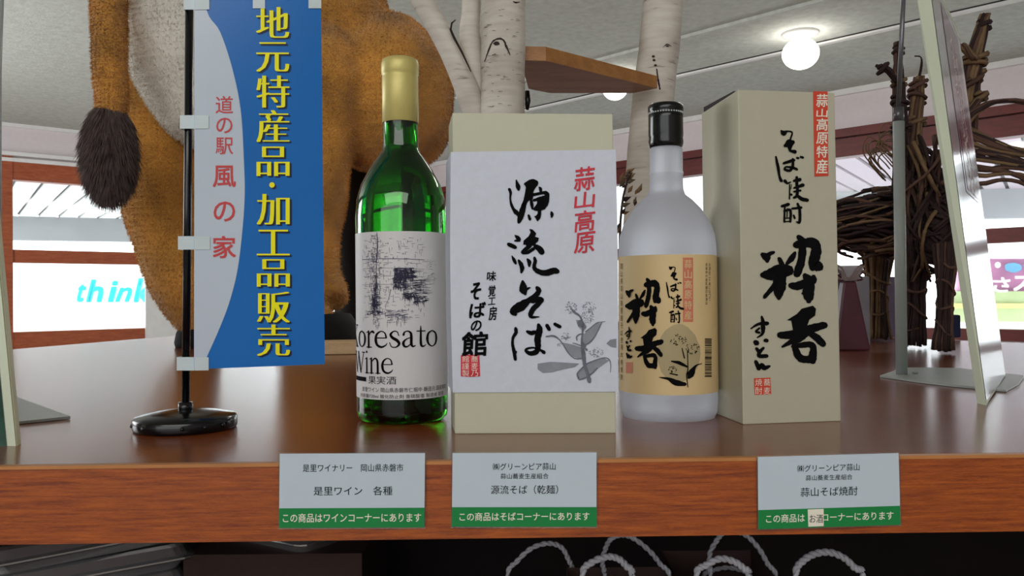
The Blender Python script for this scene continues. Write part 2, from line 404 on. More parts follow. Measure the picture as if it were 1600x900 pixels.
# corner
den = D1.x * D2.y - D1.y * D2.x
dq = Q2 - Q1; tt = (dq.x * D2.y - dq.y * D2.x) / den
C = Q1 + D1 * tt; C.z = 0
N1 = Vector((D1.y, -D1.x, 0)); N1 = N1 if (CAMLOC - Q1).dot(N1) > 0 else -N1      # into the room
N2 = Vector((D2.y, -D2.x, 0)); N2 = N2 if (CAMLOC - Q2).dot(N2) > 0 else -N2
h1 = plane_hit(Q1, N1); h2 = plane_hit(Q2, N2)
def uz(w, px, py):
    p = (h1 if w == 1 else h2)(px, py); D = D1 if w == 1 else D2
    return -(p - C).dot(D), p.z
def wbox(bm, w, u0, u1, z0, z1, n0, n1):
    D = D1 if w == 1 else D2; N = N1 if w == 1 else N2
    a = C - D * u0 + N * n0; b = C - D * u1 + N * n0; c = C - D * u0 + N * n1
    a = a + Vector((0, 0, z0)); b = b + Vector((0, 0, z0)); c = c + Vector((0, 0, z0))
    quadbox(bm, a, b, c, (0, 0, z1 - z0)); bmesh.ops.recalc_face_normals(bm, faces=bm.faces)

L1, L2 = 12.5, 12.0
# far room corners
E1 = C - D1 * L1; E2 = C - D2 * L2; E3 = E1 - D2 * L2
bm = bmesh.new(); hexa(bm, [Vector((p.x, p.y, -.1)) for p in (C + D1 * .3 + D2 * .3, E1, E3, E2)], [Vector((p.x, p.y, 0)) for p in (C + D1 * .3 + D2 * .3, E1, E3, E2)]); struct('floor', bm, M['floor'])
bm = bmesh.new(); hexa(bm, [Vector((p.x, p.y, CEIL)) for p in (C + D1 * .3 + D2 * .3, E1, E3, E2)], [Vector((p.x, p.y, CEIL + .1)) for p in (C + D1 * .3 + D2 * .3, E1, E3, E2)]); struct('ceiling', bm, M['ceiling'])

# wall 1 (left in the photo) with its window
u_post, _ = uz(1, 19, 400)
zt1 = uz(1, 60, 257)[1]; ztr = uz(1, 60, 284)[1]; zm1 = uz(1, 60, 391)[1]; zm2 = uz(1, 60, 411)[1]; zb1 = uz(1, 60, 518)[1]; zb2 = uz(1, 60, 544)[1]
ud = uz(1, 224, 400)[0]
bm = bmesh.new()
wbox(bm, 1, 0, L1, zt1, CEIL, -.15, 0)
wbox(bm, 1, 0, L1, 0, zb2, -.15, 0)
wbox(bm, 1, u_post + .12, L1, zb2, zt1, -.15, 0)
struct('wall_left', bm, M['wall'])
WF = bpy.data.objects.new('window_1', None); COL.objects.link(WF); WF['kind'] = 'structure'; ORIG['window_1'] = Vector((0, 0, 0))
def wpart(name, w, parent, mt, *a):
    bm = bmesh.new(); wbox(bm, w, *a); return obj(name, bm, mt, parent)
wpart('top_rail', 1, WF, M['glow_wood'], .05, u_post, ztr, zt1, -.1, .03)
wpart('middle_rail', 1, WF, M['glow_wood'], .05, u_post, zm2, zm1, -.08, .02)
wpart('bottom_rail', 1, WF, M['glow_wood'], .05, u_post, zb2, zb1, -.1, .03)
wpart('frame_post', 1, WF, M['glow_wood'], u_post, u_post + .12, zb2 - .3, zt1 + .07, -.1, .04)
wpart('pane', 1, WF, M['pane'], .05, u_post, zb2, zt1, -.05, -.045)
wpart('white_post', 1, WF, M['white'], ud - .75, ud, zb2, uz(1, 230, 447)[1], .04, .07)
# mouldings on wall 1
zt = uz(1, 18, 195)[1]
bm = bmesh.new(); wbox(bm, 1, 0, L1, zt - .02, zt + .02, 0, .03); struct('trim_1', bm, M['white'])
za, zb = uz(1, 60, 243)[1], uz(1, 60, 257)[1]
bm = bmesh.new(); wbox(bm, 1, 0, L1, zb + .0, zb + (za - zb) * .4, 0, .06); wbox(bm, 1, 0, L1, zb + (za - zb) * .6, za, 0, .10); struct('trim_2', bm, M['white'])

# wall 2 (right in the photo)
w2 = lambda x, y: uz(2, x, y)[1]
yt1, yt2 = w2(1560, 168), w2(1560, 216)
ym1, ym2 = w2(1570, 356), w2(1570, 379)
ys1, ys2 = w2(1580, 515), w2(1580, 533)
bm = bmesh.new()
wbox(bm, 2, 0, L2, yt1, CEIL, -.15, 0); wbox(bm, 2, 0, L2, 0, ys2, -.15, 0); wbox(bm, 2, 9.5, L2, ys2, yt1, -.15, 0)
struct('wall_right', bm, M['wall'])
WG = bpy.data.objects.new('window_2', None); COL.objects.link(WG); WG['kind'] = 'structure'; ORIG['window_2'] = Vector((0, 0, 0))
wpart('top_rail', 2, WG, M['redwood'], .05, 9.5, yt2, yt1 - (yt1 - yt2) * .33, -.1, .02)
wpart('lintel', 2, WG, M['redwood'], .05, 9.5, yt1 - (yt1 - yt2) * .30, yt1, -.1, .06)
wpart('middle_rail', 2, WG, M['redwood'], .05, 9.5, ym2, ym1, -.08, .02)
wpart('bottom_rail', 2, WG, M['redwood'], .05, 9.5, ys2, ys1, -.1, .03)
wpart('pane', 2, WG, M['pane'], .05, 9.5, ys2, yt1, -.05, -.045)
zt = CEIL
bm = bmesh.new(); wbox(bm, 2, 0, L2, CEIL - .045, CEIL, 0, .04); struct('trim_3', bm, M['white'])
# wall behind the photographer and on the left end
def pwall(name, A, B):
    d = (B - A).normalized(); n = Vector((d.y, -d.x, 0)) * .15
    bm = bmesh.new(); quadbox(bm, A, B, A + n, (0, 0, CEIL)); bmesh.ops.recalc_face_normals(bm, faces=bm.faces); struct(name, bm, M['wall'])
pwall('wall_back', E3, E2); pwall('wall_side', E1, E3)

# ceiling battens, parallel to wall 2
def batten(name, pa, pb, parts):
    A = onz(*pa, CEIL); B = onz(*pb, CEIL); d = (B - A).normalized(); A = A - d * 2.5; B = B + d * 2.0
    n = Vector((d.y, -d.x, 0))
    root = None
    for i, (o0, o1, th, mt, nm) in enumerate(parts):
        bm = bmesh.new(); a = A + n * o0; b = B + n * o0; c = A + n * o1
        quadbox(bm, a - Vector((0, 0, th)), b - Vector((0, 0, th)), c - Vector((0, 0, th)), (0, 0, th - .0005)); bmesh.ops.recalc_face_normals(bm, faces=bm.faces)
        if root is None: root = struct(name, bm, mt)
        else: obj(nm, bm, mt, root)
batten('trim_4', (1060, 60), (1280, 1), [(-.035, .035, .02, M['ceiling'], 'strip')])
batten('trim_5', (1060, 115), (1430, 31), [(-.055, -.012, .015, M['white'], 'strip'), (-.011, .006, .003, M['blackmat'], 'dark_gap')])

# ceiling bulbs
def ceiling_bulb(px, py, rpx, Zc, label):
    c = P(px, py, Zc); r = rpx / F * Zc
    t = thing('ceiling_lamp', label, 'lamp', (c.x, c.y, CEIL), 'bulbs under the ceiling')
    bm = bmesh.new(); lathe(bm, c.x, c.y, [(r * 1.0, CEIL - .0006), (r * .98, CEIL - .012), (r * .42, CEIL - .014), (r * .42, c.z + r * .75), (0, c.z + r * .75)], 32); obj('socket', bm, M['white'], t, True)
    bm = bmesh.new(); bmesh.ops.create_uvsphere(bm, u_segments=32, v_segments=20, radius=r)
    for v in bm.verts: v.co = Vector((c.x, c.y, c.z)) + Vector((v.co.x, v.co.y, v.co.z * .86))
    obj('bulb', bm, M['bulb'], t, True)
Zb1 = (CEIL - .13 - CAMLOC.z) * F / (460 - 88)
ceiling_bulb(1251, 84, 28, Zb1, 'round white glowing bulb above the tall soba spirit box')
Zb2 = (CEIL - .13 - CAMLOC.z) * F / (460 - 143)
ceiling_bulb(961, 140, 19, Zb2, 'glowing bulb half hidden below the octagonal wooden board')

# ================================================================== OUTSIDE
bm = bmesh.new(); box(bm, -60, 60, 8, 90, -.5, -.3); g = struct('ground', bm, mat('pale_paving', (205, 205, 205), .8, noise_s=2, noise_a=.05))
def soffit(name, zs, ang, corners, spacing, wd, mt, N):
    """boards side by side on a horizontal plane outside, each its own piece"""
    root = bpy.data.objects.new(name, None); COL.objects.link(root); root['kind'] = 'structure'; ORIG[root.name] = Vector((0, 0, 0))
    d = Vector((sin(ang), cos(ang), 0)); n = Vector((cos(ang), -sin(ang), 0))
    pts = [onz(px, py, zs) for px, py in corners]
    s0 = min(p.dot(n) for p in pts); s1 = max(p.dot(n) for p in pts); l0 = min(p.dot(d) for p in pts); l1 = max(p.dot(d) for p in pts)
    k = int((s1 - s0) / spacing) + 1
    for i in range(k):
        sa, sb = s0 + i * spacing, s0 + (i + 1) * spacing - wd
        near = lambda s_: (-.22 - (n * s_ - C).dot(N)) / d.dot(N)      # starts just outside the wall
        na, nb = max(near(sa), l0 - 3), max(near(sb), l0 - 3)
        if min(na, nb) > l1 - .1: continue
        up = Vector((0, 0, zs)); lo = [n * sa + d * na + up, n * sb + d * nb + up, n * sb + d * l1 + up, n * sa + d * l1 + up]
        bm = bmesh.new(); hexa(bm, lo, [p + Vector((0, 0, .03)) for p in lo]); bmesh.ops.recalc_face_normals(bm, faces=bm.faces)
        obj('board', bm, mt, root)
    na, nb = near(s0), near(s1 + .3)
    up = Vector((0, 0, zs + .035)); lo = [n * s0 + d * na + up, n * (s1 + .3) + d * nb + up, n * (s1 + .3) + d * l1 + up, n * s0 + d * l1 + up]
    bm = bmesh.new(); hexa(bm, lo, [p + Vector((0, 0, .04)) for p in lo]); bmesh.ops.recalc_face_normals(bm, faces=bm.faces); obj('backing', bm, mat('dark_soffit_gap', (90, 90, 92), .9, noise_s=4), root)
    return root
zs1 = uz(1, 60, 284)[1] + .18
def clear_of_wall(zs, w, pts): return pts
soffit('trim_6', zs1, radians(-34), [(-10, 250), (300, 262), (-10, 337), (300, 345)], .27, .045, M['outwhite'], N1)
zs2 = yt2 + .2
soffit('trim_7', zs2, radians(33), [(1180, 262), (1660, 205), (1180, 300), (1660, 296)], .27, .045, mat('mauve_grey_soffit', (176, 164, 172), .8, noise_s=4, noise_a=.02), N2)
def beam(name, A, B, h, th, mt):
    d = (B - A).normalized(); n = Vector((-d.y, d.x, 0)) * th
    bm = bmesh.new(); quadbox(bm, A - Vector((0, 0, h)), B - Vector((0, 0, h)), A + n - Vector((0, 0, h)), (0, 0, h)); bmesh.ops.recalc_face_normals(bm, faces=bm.faces)
    return struct(name, bm, mt)
A = onz(-60, 336, zs1); B = onz(330, 345, zs1)
beam('trim_8', A, B, .36, .2, M['outgrey'])
A = onz(1170, 302, zs2); B = onz(1700, 293, zs2)
beam('trim_9', A, B, .36, .2, M['outgrey'])
# white hoarding with cyan word, across the yard
hs = plane_hit(P(120, 450, 15), (0.2, -1, 0))
bm = bmesh.new(); prism(bm, [hs(-60, 414), hs(-60, 600), hs(420, 600), hs(420, 412)], (0, .1, 0)); hb = thing('roadside_hoarding', 'white hoarding outside the left window with cyan lettering', 'sign', hs(120, 600)); obj('board', bm, M['outwhite'], hb)
ink = Ink()
for ch, x0, y0, x1 in (('t', 119, 444, 134), ('h', 138, 438, 163), ('i', 171, 440, 182), ('n', 183, 450, 206), ('k', 212, 436, 238)): ink.text(ch, x0 + 2, y0, x1 - 2, 471, .05, slant=8)
ink.build('lettering', plane_hit(P(120, 450, 14.95), (0.2, -1, 0)), M['cyan'], hb)
# coloured banner outside the right window
pl = plane_hit(P(1570, 450, 7.0), (-.5, -1, 0))
bn = thing('outdoor_banner', 'pink and pale green banner outside the right window', 'banner', pl(1620, 560))
bm = bmesh.new(); prism(bm, [pl(1490, 404), pl(1490, 502), pl(1760, 504), pl(1760, 404)], (.05, .1, 0)); obj('sheet', bm, mat('pink_banner', (214, 150, 190), .7, noise_s=3, noise_a=.2), bn)
pl2 = plane_hit(P(1570, 450, 6.97), (-.5, -1, 0))
i = Ink(); i.disc(1583, 418, 14, 14, .1, 8); i.disc(1640, 415, 40, 14, .1, 10); i.build('blue_patch', pl2, mat('sky_blue_print', (120, 190, 226), .7, noise_s=4), bn)
i = Ink(); i.rect(1490, 455, 1760, 503); i.build('green_patch', pl2, mat('pale_green_print', (196, 216, 160), .7, noise_s=4), bn)
pl3 = plane_hit(P(1570, 450, 6.95), (-.5, -1, 0))
i = Ink(); i.rect(1490, 474, 1760, 482); i.build('yellow_stripe', pl3, mat('pale_yellow_print', (236, 232, 150), .7, noise_s=4), bn)
i = Ink(); i.disc(1559, 414, 5, 10); i.text('さ', 1552, 434, 1578, 456, .05); i.text('ス', 1584, 432, 1610, 454, .06)
i.build('lettering', pl3, M['outwhite'], bn)

# ================================================================== TABLE
fl = T(0, 726); fr = T(1600, 707)
dirf = (fr - fl).normalized()
FA = fl - dirf * .55; FB = fr + dirf * .55
THK = .0485
fn = Vector((dirf.y, -dirf.x, 0))      # towards the camera
def tp(px, Z):
    p = P(px, 500, Z); return Vector((p.x, p.y, TZ))
back = [tp(1850, 1.25), T(1600, 536), T(1390, 528), tp(1150, 2.3), tp(620, 2.35), T(270, 525), T(18, 546), tp(-250, 1.35)]
table = thing('display_counter', 'wide varnished brown wooden display counter carrying the bottles and boxes', 'counter', (0, 1.2, 0))
outline = [FA + Vector((0, 0, 0)), FB] + back
outline = [Vector((p.x, p.y, TZ)) for p in outline]
bm = bmesh.new(); prism(bm, outline, (0, 0, -THK + .003)); obj('top', bm, M['table_top'], table)
bm = bmesh.new(); a = FA + fn * .006; b = FB + fn * .006
a.z = b.z = TZ - THK; quadbox(bm, a, b, a - fn * .006 + fn * .0003, (0, 0, THK - .0022)); bmesh.ops.recalc_face_normals(bm, faces=bm.faces); obj('front_edge', bm, M['table_front'], table)
bm = bmesh.new(); a = FA + fn * .006; b = FB + fn * .006; a.z = b.z = TZ - .0021; quadbox(bm, a, b, a - fn * .0057, (0, 0, .0021)); bmesh.ops.recalc_face_normals(bm, faces=bm.faces); obj('edge_strip', bm, M['edge_strip'], table)
# carcass: back board, sides and inner shelf
SH = TZ - .30
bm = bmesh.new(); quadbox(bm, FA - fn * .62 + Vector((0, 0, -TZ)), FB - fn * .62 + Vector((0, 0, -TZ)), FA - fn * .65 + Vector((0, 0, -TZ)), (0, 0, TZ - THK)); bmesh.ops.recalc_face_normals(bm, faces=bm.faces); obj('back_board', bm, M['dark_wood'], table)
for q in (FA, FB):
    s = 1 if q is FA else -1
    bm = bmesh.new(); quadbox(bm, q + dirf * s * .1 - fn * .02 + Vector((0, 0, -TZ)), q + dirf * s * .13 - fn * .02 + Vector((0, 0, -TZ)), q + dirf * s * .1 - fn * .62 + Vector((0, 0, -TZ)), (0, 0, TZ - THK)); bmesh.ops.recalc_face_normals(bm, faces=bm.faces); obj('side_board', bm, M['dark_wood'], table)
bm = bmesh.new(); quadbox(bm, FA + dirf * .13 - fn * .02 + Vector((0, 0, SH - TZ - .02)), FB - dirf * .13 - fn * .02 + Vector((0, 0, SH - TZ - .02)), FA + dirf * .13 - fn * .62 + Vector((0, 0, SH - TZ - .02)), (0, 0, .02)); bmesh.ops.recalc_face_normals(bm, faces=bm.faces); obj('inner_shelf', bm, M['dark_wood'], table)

# ================================================================== PRICE CARDS on the front edge
def card(corners, label, lines, green, patch=None):
    """corners in the photo: top-left, top-right, bottom-right, bottom-left"""
    pf = plane_hit(FA + fn * .0075, fn)
    K = [pf(*c) for c in corners]; base = (K[2] + K[3]) / 2
    t = thing('product_card', label, 'card', base, 'cards on the counter edge')
    ex = [(-2, -1.5), (2, -1.5), (2, 2), (-2, 2)]
    S2 = [pf(c[0] + e[0], c[1] + e[1]) for c, e in zip(corners, ex)]
    bm = bmesh.new(); prism(bm, S2, fn * -.0009); obj('clear_sleeve', bm, M['film'], t)
    def bl(u, v):
        a = Vector(corners[0]) * (1 - u) + Vector(corners[1]) * u; b = Vector(corners[3]) * (1 - u) + Vector(corners[2]) * u
        return a * (1 - v) + b * v
    g = .735
    pc = plane_hit(FA + fn * .0080, fn)
    bm = bmesh.new(); prism(bm, [pc(*bl(0, 0)), pc(*bl(1, 0)), pc(*bl(1, 1)), pc(*bl(0, 1))], fn * -.0004); obj('white_card', bm, M['cardwhite'], t)
    p2 = plane_hit(FA + fn * .00815, fn); p3 = plane_hit(FA + fn * .0083, fn); p4 = plane_hit(FA + fn * .00845, fn)
    i = Ink(); i.poly([bl(0, g), bl(1, g), bl(1, 1), bl(0, 1)]); i.build('green_band', p2, M['cardgreen'], t)
    x0, y0 = corners[0]; x1, y1 = corners[1]; sl = (y1 - y0) / (x1 - x0)
    i = Ink()
    for s, a, yc, b, h in lines:
        i.text(s, a, yc - h / 2, b, yc + h / 2, .006, tilt=sl * (b - a))
    i.build('lettering', p3, M['ink'], t)
    i = Ink(); s, a, yc, b, h = green; i.text(s, a, yc - h / 2, b, yc + h / 2, .012, tilt=sl * (b - a)); i.build('band_lettering', p3, M['whiteink'], t)
    if patch:
        i = Ink(); i.poly(patch); i.build('correction_sticker', p4, M['whiteink'], t)
        i = Ink(); i.text('お酒', 1265, 804, 1286, 817, .002, tilt=0); i.build('sticker_lettering', plane_hit(FA + fn * .0086, fn), M['ink'], t)
card([(437, 709), (664, 708), (663, 824), (436, 825)], 'white and green card under the green wine bottle, leftmost of three',
     [('是里ワイナリー　岡山県赤磐市', 473, 731, 630, 12), ('是里ワイン　各種', 490, 767, 613, 14)], ('この商品はワインコーナーにあります', 442, 809, 658, 14))
card([(707, 708), (932, 707), (932, 823), (706, 823)], 'white and green card below the white buckwheat noodle box, middle of three',
     [('㈱グリーンピア蒜山', 770, 729, 868, 11), ('蒜山蕎麦生産組合', 782, 744, 857, 8.5), ('源流そば（乾麺）', 767, 765, 872, 14)], ('この商品はそばコーナーにあります', 718, 807, 921, 13))
card([(1184, 714), (1404, 708), (1407, 820), (1185, 827)], 'tilted green and white card with a small white sticker, rightmost of three',
     [('㈱グリーンピア蒜山', 1246, 731, 1343, 11), ('蒜山蕎麦生産組合', 1259, 746, 1332, 8.5), ('蒜山そば焼酎', 1251, 768, 1340, 14)], ('この商品は　　コーナーにあります', 1197, 808, 1396, 13),
     [(1262, 796), (1287, 795), (1287, 822), (1263, 823)])

# ================================================================== NOODLE BOX
def noodle_box():
    a = T(711, 678); b = T(962.5, 677)
    n = Vector(((b - a).y, -(b - a).x, 0)).normalized()
    bl_ = P(702.5, 400, .672); bl_.z = TZ; br = b + Vector((.0, .055, 0))
    f = plane_hit(a, n)
    H = f(713, 176).z - TZ; H2 = f(962, 178).z - TZ
    base = (a + b) / 2 + Vector((0, .025, 0))
    t = thing('noodle_box', 'cream box of buckwheat noodles wrapped in a white paper sleeve', 'box', base)
    bm = bmesh.new(); hexa(bm, [a, b, br, bl_], [a + Vector((0, 0, H)), b + Vector((0, 0, H2)), br + Vector((0, 0, H2)), bl_ + Vector((0, 0, H))]); bevel(bm, .0009); obj('carton', bm, M['cream_card'], t)
    # sleeve, a loose wrap standing 1 mm off the card
    z1 = f(830, 236).z; z0 = f(830, 612.5).z
    o = .0011; hz = Vector((0, 0, 1))
    dx = (b - a).normalized()
    bm = bmesh.new()
    p = [a + n * o - dx * .0012, b + n * o + dx * .0018, br + dx * .0018 - n * o, bl_ - dx * .0022 - n * o]
    rows = 12; ring = []
    for k in range(rows + 1):
        q = k / rows; z = z0 + (z1 - z0) * q; bow = sin(pi * q) * .0012
        row = [p[0] - dx * bow]
        for j in range(1, 12): row.append(p[0].lerp(p[1], j / 12))
        row += [p[1] + dx * bow * .6, p[2], p[3] - dx * bow]
        ring.append([bm.verts.new(Vector((v.x, v.y, z))) for v in row])
    for r0, r1 in zip(ring, ring[1:]):
        m = len(r0)
        for j in range(m): bm.faces.new((r0[j], r0[(j + 1) % m], r1[(j + 1) % m], r1[j]))
    bmesh.ops.recalc_face_normals(bm, faces=bm.faces)
    fc = min(bm.faces, key=lambda f_: (f_.calc_center_median() - (a + b) / 2 - Vector((0, 0, .13))).length)
    if fc.normal.dot(n) < 0: bmesh.ops.reverse_faces(bm, faces=bm.faces[:])
    obj('paper_sleeve', bm, M['paper'], t)
    s1 = plane_hit(a + n * (o + .0007), n)
    s0 = plane_hit(a + n * (o + .00055), n)
    # big brush writing
    k = Ink()
    k.zoomed(780, 270, .1, [
        [(268, 118, 20), (280, 170, 40), (296, 220, 56), (302, 262, 36)],
        [(158, 255, 36), (178, 310, 34), (172, 400, 22), (188, 490, 30), (225, 570, 40), (275, 630, 56), (282, 655, 30)],
        [(410, 175, 40), (500, 145, 66), (570, 150, 60), (578, 190, 40)],
        [(400, 440, 40), (370, 560, 66), (335, 680, 76), (305, 770, 40)],
        [(625, 225, 20), (645, 250, 40), (650, 300, 30)],
        [(520, 345, 38), (620, 325, 36), (700, 310, 40), (740, 330, 60), (745, 400, 56), (730, 480, 60), (690, 530, 50)],
        [(500, 440, 36), (510, 500, 40), (520, 560, 26)],
        [(540, 430, 30), (620, 405, 40), (700, 385, 50)],
        [(550, 570, 30), (620, 560, 60), (690, 520, 80)],
        [(628, 560, 46), (628, 640, 44), (605, 700, 60), (598, 745, 20)],
        [(560, 685, 20), (600, 690, 40)],
        [(460, 665, 30), (480, 725, 36)], [(815, 615, 26), (825, 650, 42), (818, 690, 24)]],
        [[(395, 170), (500, 125), (585, 150), (580, 215), (545, 270), (530, 310), (530, 400), (500, 450), (470, 430), (440, 460), (410, 540), (340, 540), (380, 420), (405, 300), (415, 230)],
         [(590, 420), (700, 390), (760, 400), (735, 490), (690, 545), (560, 580), (535, 555), (590, 480)]])
    k.zoomed(780, 350, .1, [
        [(250, 180, 20), (290, 215, 50), (310, 250, 40), (245, 262, 22)], [(145, 315, 44), (200, 340, 52), (250, 365, 46)],
        [(200, 500, 14), (230, 560, 40), (258, 615, 32)], [(305, 570, 30), (335, 620, 50), (358, 690, 56), (345, 755, 30)],
        [(440, 550, 26), (468, 590, 50), (470, 655, 30)],
        [(550, 525, 30), (562, 580, 44), (548, 640, 44), (550, 690, 50), (600, 735, 60), (700, 765, 72), (790, 750, 78), (850, 728, 76), (905, 740, 66)],
        [(360, 440, 40), (430, 380, 50), (490, 340, 40)], [(370, 452, 36), (450, 440, 40), (540, 385, 40)],
        [(570, 350, 60), (630, 390, 72), (665, 440, 74)]],
        [[(470, 75), (520, 85), (580, 145), (560, 200), (620, 215), (610, 265), (575, 300), (560, 330), (430, 360), (410, 320), (375, 325), (380, 260), (460, 190), (490, 130)]])
    k.zoomed(780, 430, .1556, [
        [(235, 60, 20), (240, 110, 56), (245, 150, 64), (262, 188, 24)], [(270, 140, 26), (312, 124, 8)],
        [(380, 125, 30), (398, 155, 40), (370, 200, 40), (300, 250, 44), (220, 310, 74), (140, 360, 60), (160, 390, 34)],
        [(330, 260, 40), (400, 240, 38), (430, 250, 30), (390, 290, 38), (340, 340, 40), (315, 395, 38), (330, 420, 24), (400, 418, 8)],
        [(165, 535, 26), (168, 575, 28), (138, 630, 22), (135, 700, 22), (150, 770, 28), (162, 845, 26)], [(172, 765, 12), (155, 810, 14)],
        [(280, 565, 22), (320, 580, 34), (360, 570, 30)], [(395, 500, 30), (405, 550, 50), (385, 640, 52), (390, 720, 44), (370, 770, 40), (310, 785, 34), (270, 760, 24), (280, 738, 18), (340, 728, 14), (400, 745, 16), (450, 775, 30)],
        [(480, 505, 30), (502, 545, 28)], [(558, 490, 26), (610, 518, 28)]])
    k.build('brush_lettering', s1, M['ink'], t)
    # red characters
    k = Ink()
    for ch, y0, y1 in (('蒜', 261, 297), ('山', 300, 325), ('高', 329, 361), ('原', 363, 395)):
        k.text(ch, 898, y0, 929, y1, .018, slant=2, tilt=-4)
    k.build('red_lettering', s1, M['red'], t)
    k = Ink()
    for ch, x0, y0, x1, y1 in (('味', 761, 424, 775, 439), ('覚', 763, 446, 774, 463), ('工', 763, 465, 774, 476), ('房', 764, 479, 776, 500)): k.text(ch, x0, y0, x1, y1, .02, slant=1, tilt=-1)
    for ch, x0, y0, x1, y1 in (('そ', 736, 442, 751, 468), ('ば', 734, 473, 758, 496), ('の', 736, 501, 752, 517), ('館', 722, 519, 761, 556)): k.text(ch, x0, y0, x1, y1, .035, slant=2, tilt=-2)
    k.build('small_lettering', s1, M['ink'], t)
    k = Ink(); k.poly([(720, 555), (749, 554), (750, 588), (735, 589), (720, 588)]); k.build('red_seal', s0, M['red'], t)
    k = Ink()
    for ch, x, y in (('蕎', 735, 556), ('麦', 735, 567), ('乃', 735, 578), ('館', 721, 556), ('謹', 721, 567), ('製', 721, 578)): k.text(ch, x + 1, y, x + 12, y + 10, -.004)
    k.build('seal_lettering', s1, M['whiteink'], t)
    # ink painting of a buckwheat plant
    sc = 1 / 6
    k = Ink()
    k.zoomed(840, 460, sc, [], [[(0, 650), (120, 632), (280, 640), (390, 648), (350, 680), (250, 700), (130, 730), (50, 735), (0, 700)], [(645, 460), (680, 425), (738, 415), (738, 500), (690, 492)]])
    k.zoomed(840, 460, sc, [], [[(230, 450), (330, 470), (420, 500), (430, 590), (400, 605), (330, 580), (270, 520)], [(410, 400), (470, 340), (560, 270), (600, 270), (550, 360), (500, 440), (440, 475), (415, 450)],
        [(430, 670), (520, 620), (620, 600), (670, 620), (640, 640), (570, 690), (520, 740), (430, 790), (385, 790), (380, 740)], [(360, 240), (420, 240), (460, 300), (430, 350), (380, 300)], [(460, 790), (500, 780), (500, 825), (475, 830)]])
    k.build('grey_wash', s0, M['greyink'], t)
    k = Ink()
    L = [[(420, 360, 10), (415, 450, 16), (430, 560, 30), (440, 650, 26), (480, 780, 24)], [(310, 130, 8), (350, 170, 16), (400, 210, 12), (425, 290, 16), (420, 360, 12)],
         [(80, 395, 10), (150, 390, 14), (200, 420, 8), (240, 470, 8), (290, 550, 8), (350, 600, 8), (420, 600, 10)], [(330, 455, 5), (380, 470, 7), (440, 500, 10), (460, 520, 18)],
         [(450, 350, 8), (500, 310, 6), (560, 265, 6), (635, 255, 3)], [(600, 265, 7), (560, 350, 8), (510, 430, 8), (450, 470, 10), (415, 440, 12)], [(370, 430, 8), (365, 400, 10), (390, 375, 8), (430, 370, 8)],
         [(440, 660, 10), (520, 625, 8), (620, 595, 8), (670, 610, 8), (685, 660, 5), (682, 730, 3)], [(385, 790, 12), (375, 740, 12), (430, 680, 14)], [(390, 800, 8), (450, 780, 12), (510, 740, 10), (560, 690, 8)],
         [(440, 480, 30), (420, 500, 30)], [(400, 270, 50), (440, 310, 24)], [(480, 790, 34), (485, 815, 28)]]
    k.zoomed(840, 460, sc, L)
    rnd = random.Random(3)
    for cx, cy, rx, ry, n in ((310, 125, 60, 55, 60), (480, 120, 65, 50, 45), (470, 210, 65, 60, 60), (265, 400, 45, 40, 36), (550, 545, 70, 45, 50), (205, 470, 25, 15, 8)):
        for _ in range(n):
            a_, q = rnd.uniform(0, 2 * pi), sqrt(rnd.random()); x = cx + rx * q * cos(a_); y = cy + ry * q * sin(a_)
            b_ = rnd.uniform(0, 2 * pi); l = rnd.uniform(5, 13)
            k.stroke([(840 + x * sc, 460 + y * sc, rnd.uniform(.5, 1.1)), (840 + (x + l * cos(b_)) * sc, 460 + (y + l * sin(b_)) * sc, .4)], .1, k=1)
    k.build('plant_drawing', s1, M['greyink2'], t)
noodle_box()

# ================================================================== SOBA SPIRIT (calligraphy shared by box and bottle)
def spirit_big(fn_=None):
    k = Ink(); z = .1445
    k.zoomed(1170, 350, z, [
        [(150, 330, 40), (190, 360, 70), (200, 400, 36)], [(190, 350, 40), (230, 320, 36), (270, 305, 26)],
        [(330, 375, 34), (355, 430, 44), (365, 480, 50)], [(500, 310, 26), (465, 370, 50), (410, 430, 26)],
        [(150, 550, 50), (230, 545, 100), (330, 510, 110), (430, 500, 100)], [(340, 560, 110), (330, 660, 110), (325, 750, 80), (325, 800, 40)],
        [(290, 650, 50), (230, 720, 40), (170, 790, 32)], [(370, 640, 40), (390, 705, 20)],
        [(540, 140, 44), (580, 180, 56), (620, 210, 60)], [(510, 225, 60), (600, 205, 70), (690, 205, 86), (730, 260, 86), (718, 350, 90), (700, 430, 88), (760, 460, 86)],
        [(578, 230, 66), (578, 330, 66), (560, 430, 70), (520, 540, 66)], [(660, 420, 30), (690, 480, 50)],
        [(455, 665, 50), (520, 670, 70), (610, 640, 70), (690, 600, 78)], [(610, 560, 50), (650, 620, 90), (645, 720, 96), (650, 800, 80), (650, 830, 50)], [(700, 570, 40), (705, 620, 50)], [(580, 750, 20), (610, 755, 26)]])
    z = .1777
    k.zoomed(1160, 470, z, [
        [(330, 300, 46), (420, 300, 56), (520, 280, 70), (620, 240, 56), (720, 215, 50)], [(350, 405, 14), (420, 365, 34), (500, 330, 50), (560, 280, 60)],
        [(600, 290, 40), (660, 330, 50), (710, 380, 46)],
        [(460, 410, 40), (490, 480, 50), (530, 515, 44)], [(450, 400, 36), (520, 390, 36), (600, 385, 44), (625, 420, 46), (618, 480, 56), (620, 530, 46)], [(510, 510, 50), (570, 515, 50), (620, 510, 60)]],
        [[(390, 170), (480, 115), (520, 70), (620, 42), (648, 70), (640, 130), (590, 165), (565, 235), (600, 280), (450, 290), (440, 230), (430, 175)]])
    return k
